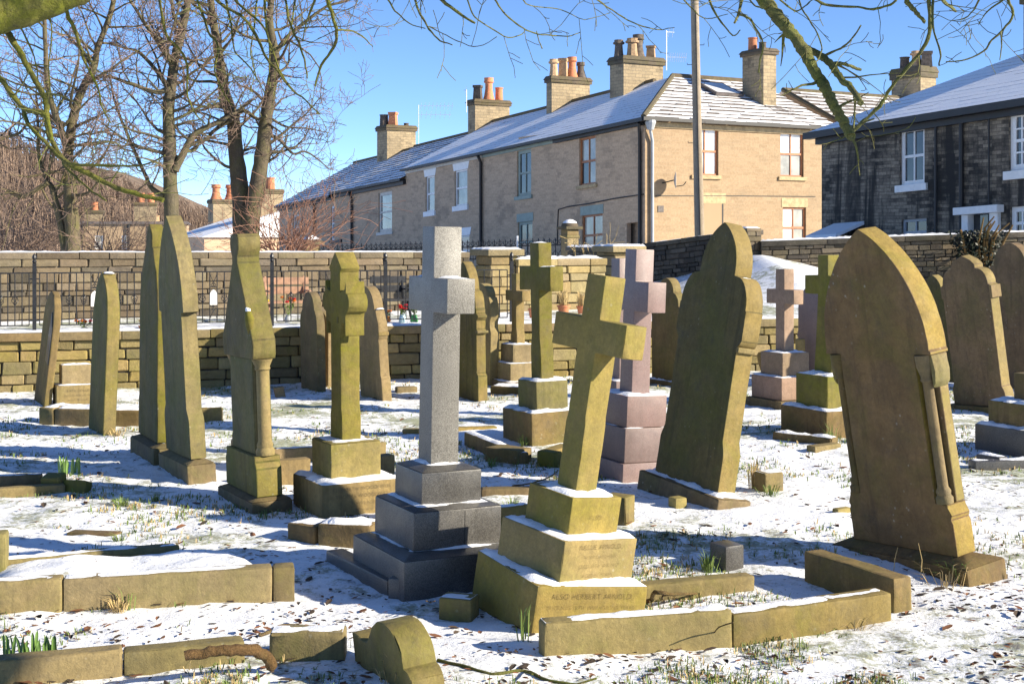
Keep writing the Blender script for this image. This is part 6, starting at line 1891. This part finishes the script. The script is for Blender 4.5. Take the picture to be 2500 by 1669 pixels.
tuft('grass tuft at the foot of the large brown slab', 2340, 1410, 46, 0.17, 0.16, M['grass'], name='grass_tuft')
tuft('dry straw stalks at the foot of the large brown slab', 2310, 1425, 26, 0.16, 0.2, M['straw'], name='dry_grass_tuft')
tuft('dead straw clump beside the stone stub', 1838, 1195, 60, 0.24, 0.07, M['straw'], name='dry_grass_tuft', droop=0.2)
tuft('grass growing round the stone stub', 1880, 1212, 50, 0.10, 0.14, M['grass'])
tuft('dark grass tuft next to the small granite block', 1730, 1385, 70, 0.14, 0.09, M['grass'])
tuft('dry tuft against the long tan kerb', 290, 1492, 60, 0.10, 0.10, M['straw'], name='dry_grass_tuft')
tuft('green blades against the long tan kerb', 312, 1486, 22, 0.13, 0.10, M['grass'])
tuft('dry grass along the yellow kerb at right', 2085, 1520, 40, 0.08, 0.16, M['straw'], name='dry_grass_tuft')
tuft('long green blades beside the leaning cross base', 1275, 1560, 12, 0.24, 0.08, M['grass'], w=0.0035, droop=0.3)
tuft('grass around the broken footstone', 960, 1665, 30, 0.16, 0.14, M['straw'], name='dry_grass_tuft')
tuft('grass tuft at the foot of the round-topped slab', 285, 1068, 60, 0.10, 0.13, M['straw'], name='dry_grass_tuft')
tuft('grass tuft below the green cross block', 1278, 1088, 40, 0.13, 0.08, M['grass'])
tuft('grass tuft behind the grey cross steps', 1250, 1240, 60, 0.09, 0.10, M['grass'])
tuft('dark grass tuft in the snow behind the grey cross', 1200, 1140, 50, 0.09, 0.10, M['grass'])
tuft('tall grass at the foot of the half-hidden green cross', 2030, 1086, 40, 0.18, 0.12, M['grass'], droop=0.2)
tuft('green grass tuft in the open left snow', 300, 1235, 70, 0.07, 0.12, M['grass'])
tuft('second green grass tuft in the open left snow', 380, 1226, 50, 0.08, 0.05, M['grass'])
tuft('grass tuft above the kerbed grave at left', 290, 1320, 40, 0.07, 0.08, M['grass'])
tuft('dry tan reeds on the bank behind the pale cross', 1960, 770, 160, 0.2, 0.25, M['straw'], name='dry_grass_tuft', w=0.004)
tuft('dry reeds on the lawn right of the pink cross', 1695, 790, 130, 0.42, 0.12, M['straw'], name='dry_grass_tuft', w=0.004, droop=0.2)

def blocked(x, y): return False
rnd = random.Random(99)
gr, dr = MB(), MB()
cnt = 0
for i in range(60000):
    y = 4.9 + (rnd.random() ** 1.5) * 11.5
    x = rnd.uniform(-0.40, 0.40) * y
    if y > WL(x) - 0.05: continue
    f = noise.noise(Vector((x * 0.75, y * 0.75, 0.0))) + 0.5 * noise.noise(Vector((x * 3.1, y * 3.1, 4.0))) + 0.10 * (1 if y > 9 else 0) + (0.12 if (y < 5.9 and x > 0.3) else 0)
    if f < 0.22 + rnd.uniform(-0.12, 0.3): continue
    p = Vector((x, y, gz(x, y) - 0.008))
    (blade_cluster)(gr if rnd.random() < 0.68 else dr, p, 3, rnd.uniform(0.025, 0.06), 0.03, rnd, 0.0016 + 0.00015 * y, 0.6)
    cnt += 1
    if cnt > 12000: break
o = struct(gr.build('grass', M['grass']), 'stuff'); o['label'] = 'short green grass blades poking through the snow'; o['category'] = 'grass'
o = struct(dr.build('dry_grass', M['straw']), 'stuff'); o['label'] = 'short straw-coloured blades poking through the snow'; o['category'] = 'grass'
# fallen leaves and bits of litter
lf, lk = MB(), MB()
for i in range(11000):
    y = 5.0 + (rnd.random() ** 1.7) * 9.5
    x = rnd.uniform(-0.40, 0.40) * y
    if y > WL(x) - 0.1: continue
    f = noise.noise(Vector((x * 1.1, y * 1.1, 9.0))) + 0.6 * noise.noise(Vector((x * 4.1, y * 4.1, 2.0)))
    if f < rnd.uniform(-0.45, 0.55): continue
    s = rnd.uniform(0.004, 0.018) * (1.8 if rnd.random() < 0.12 else 1)
    a = rnd.uniform(0, 6.283); c_, s_ = math.cos(a), math.sin(a)
    cu = rnd.uniform(-0.5, 0.9) * s; tl = rnd.uniform(-0.3, 0.3)
    pts = [(-1.2,0,0.1),(-0.5,0.55,0.5),(0.5,0.5,0.6),(1.3,0,0.25),(0.5,-0.55,0.5),(-0.5,-0.5,0.55),(0,0,0.0)]
    z0 = gz(x, y) + 0.006
    vs = [(x + (px*c_-py*s_)*s, y + (px*s_+py*c_)*s, z0 + pz*cu + (px*tl)*s*0.8 + 0.003) for px,py,pz in pts]
    (lf if rnd.random() < 0.5 else lk).add(vs, [(0,1,6),(1,2,6),(2,3,6),(3,4,6),(4,5,6),(5,0,6)])
o = struct(lf.build('fallen_leaves', M['leaf']), 'stuff'); o['label'] = 'curled brown fallen leaves scattered on the snow'; o['category'] = 'leaves'
o = struct(lk.build('leaf_litter', M['leaf2']), 'stuff'); o['label'] = 'dark bits of leaf litter scattered on the snow'; o['category'] = 'litter'

def stick(name, label, pts_px, r0, r1, mat, lift=None, side=(), cat='branch'):
    pts = []
    n = len(pts_px)
    for i, (u, v) in enumerate(pts_px):
        p = G(u, v, (lift[i] if lift else 0.0)); p.z += gz(p.x, p.y) + (r0 + (r1-r0)*i/(n-1)) * 0.8
        pts.append((p, r0 + (r1-r0)*i/(n-1)))
    t = thing(name, label, cat, pts[0][0])
    g = Grower(int(pts_px[0][0]), 0.001)
    off = pts[0][0].copy()
    g.limb([(p - off, r) for p, r in pts], 9)
    g.big.build('stem', mat, t, smooth=60)
    for sd_ in side:
        g2 = Grower(3, 0.001)
        w = []
        for (u, v, l) in sd_:
            p = G(u, v, l); p.z += gz(p.x, p.y); w.append((p - off, r1 * 0.8))
        g2.limb(w, 7); g2.big.build('side_shoot', mat, t, smooth=60)
    return t
stick('fallen_branch', 'thick dead branch lying on the mossy kerb at lower left', [(452,1620),(500,1612),(560,1606),(615,1604),(648,1618),(662,1640)], 0.019, 0.023, M['deadwood'], lift=[0.10,0.105,0.11,0.10,0.06,0.01])
stick('fallen_twig', 'long green twig lying in the snow at bottom centre', [(1068,1612),(1130,1632),(1200,1652),(1280,1640),(1340,1660),(1440,1672)], 0.008, 0.005, M['bark_green'], side=[[(1280,1640,0.0),(1300,1645,0.03)], [(1400,1668,0),(1455,1650,0.02)]], cat='twig')
stick('curved_root', 'curved brown root arching over the kerb behind the leaning cross', [(1590,1455),(1600,1440),(1640,1440),(1700,1436)], 0.011, 0.006, M['deadwood'], lift=[0,0.10,0.09,0.02], side=[[(1622,1455,0),(1618,1440,0.06),(1650,1436,0.07)]], cat='root')
stick('bent_stem', 'thin bent stem standing against the yellow kerb', [(1750,1556),(1742,1540),(1755,1520),(1790,1508)], 0.0035, 0.0025, M['deadwood'], lift=[0,0.04,0.10,0.14], cat='stem')
stick('curled_bark', 'curled piece of bark in the snow at lower left', [(632,1552),(660,1545),(690,1530),(750,1532)], 0.008, 0.007, M['deadwood'], cat='bark')
stick('fallen_twig', 'forked brown twig in the snow right of the grey cross', [(1250,1188),(1300,1180),(1345,1165),(1362,1150)], 0.006, 0.003, M['deadwood'], lift=[0,0.02,0.03,0.08], cat='twig')
stick('standing_twig', 'grey forked twig standing at the grey cross base', [(958,1452),(960,1430),(966,1400),(985,1352)], 0.004, 0.003, M['deadwood'], lift=[0,0.04,0.08,0.09], side=[[(1052,1458,0),(1050,1458,0.05),(1062,1456,0.10)],[(1050,1458,0.04),(1040,1456,0.09)]], cat='twig')
for i, (u, v, h) in enumerate(((2248,1402,0.17),(2182,1390,0.12),(2105,1508,0.13),(1990,1512,0.09),(2160,1500,0.10))):
    p = gp(u, v)
    o = MB().tube([(0,0,0),(0.006,0,h*0.5),(0.02 if i % 2 else -0.012,0,h)], [0.0022,0.002,0.001], 5).build('dead_stalk', M['straw'])
    o.location = p
    tag(o, ['dead stalk in front of the large brown slab, tallest', 'short dead stalk at the plinth of the large brown slab', 'dead stalk before the dark kerb end', 'small dead stalk by the yellow kerb', 'dead stalk left of the kerb corner'][i], 'stalk')
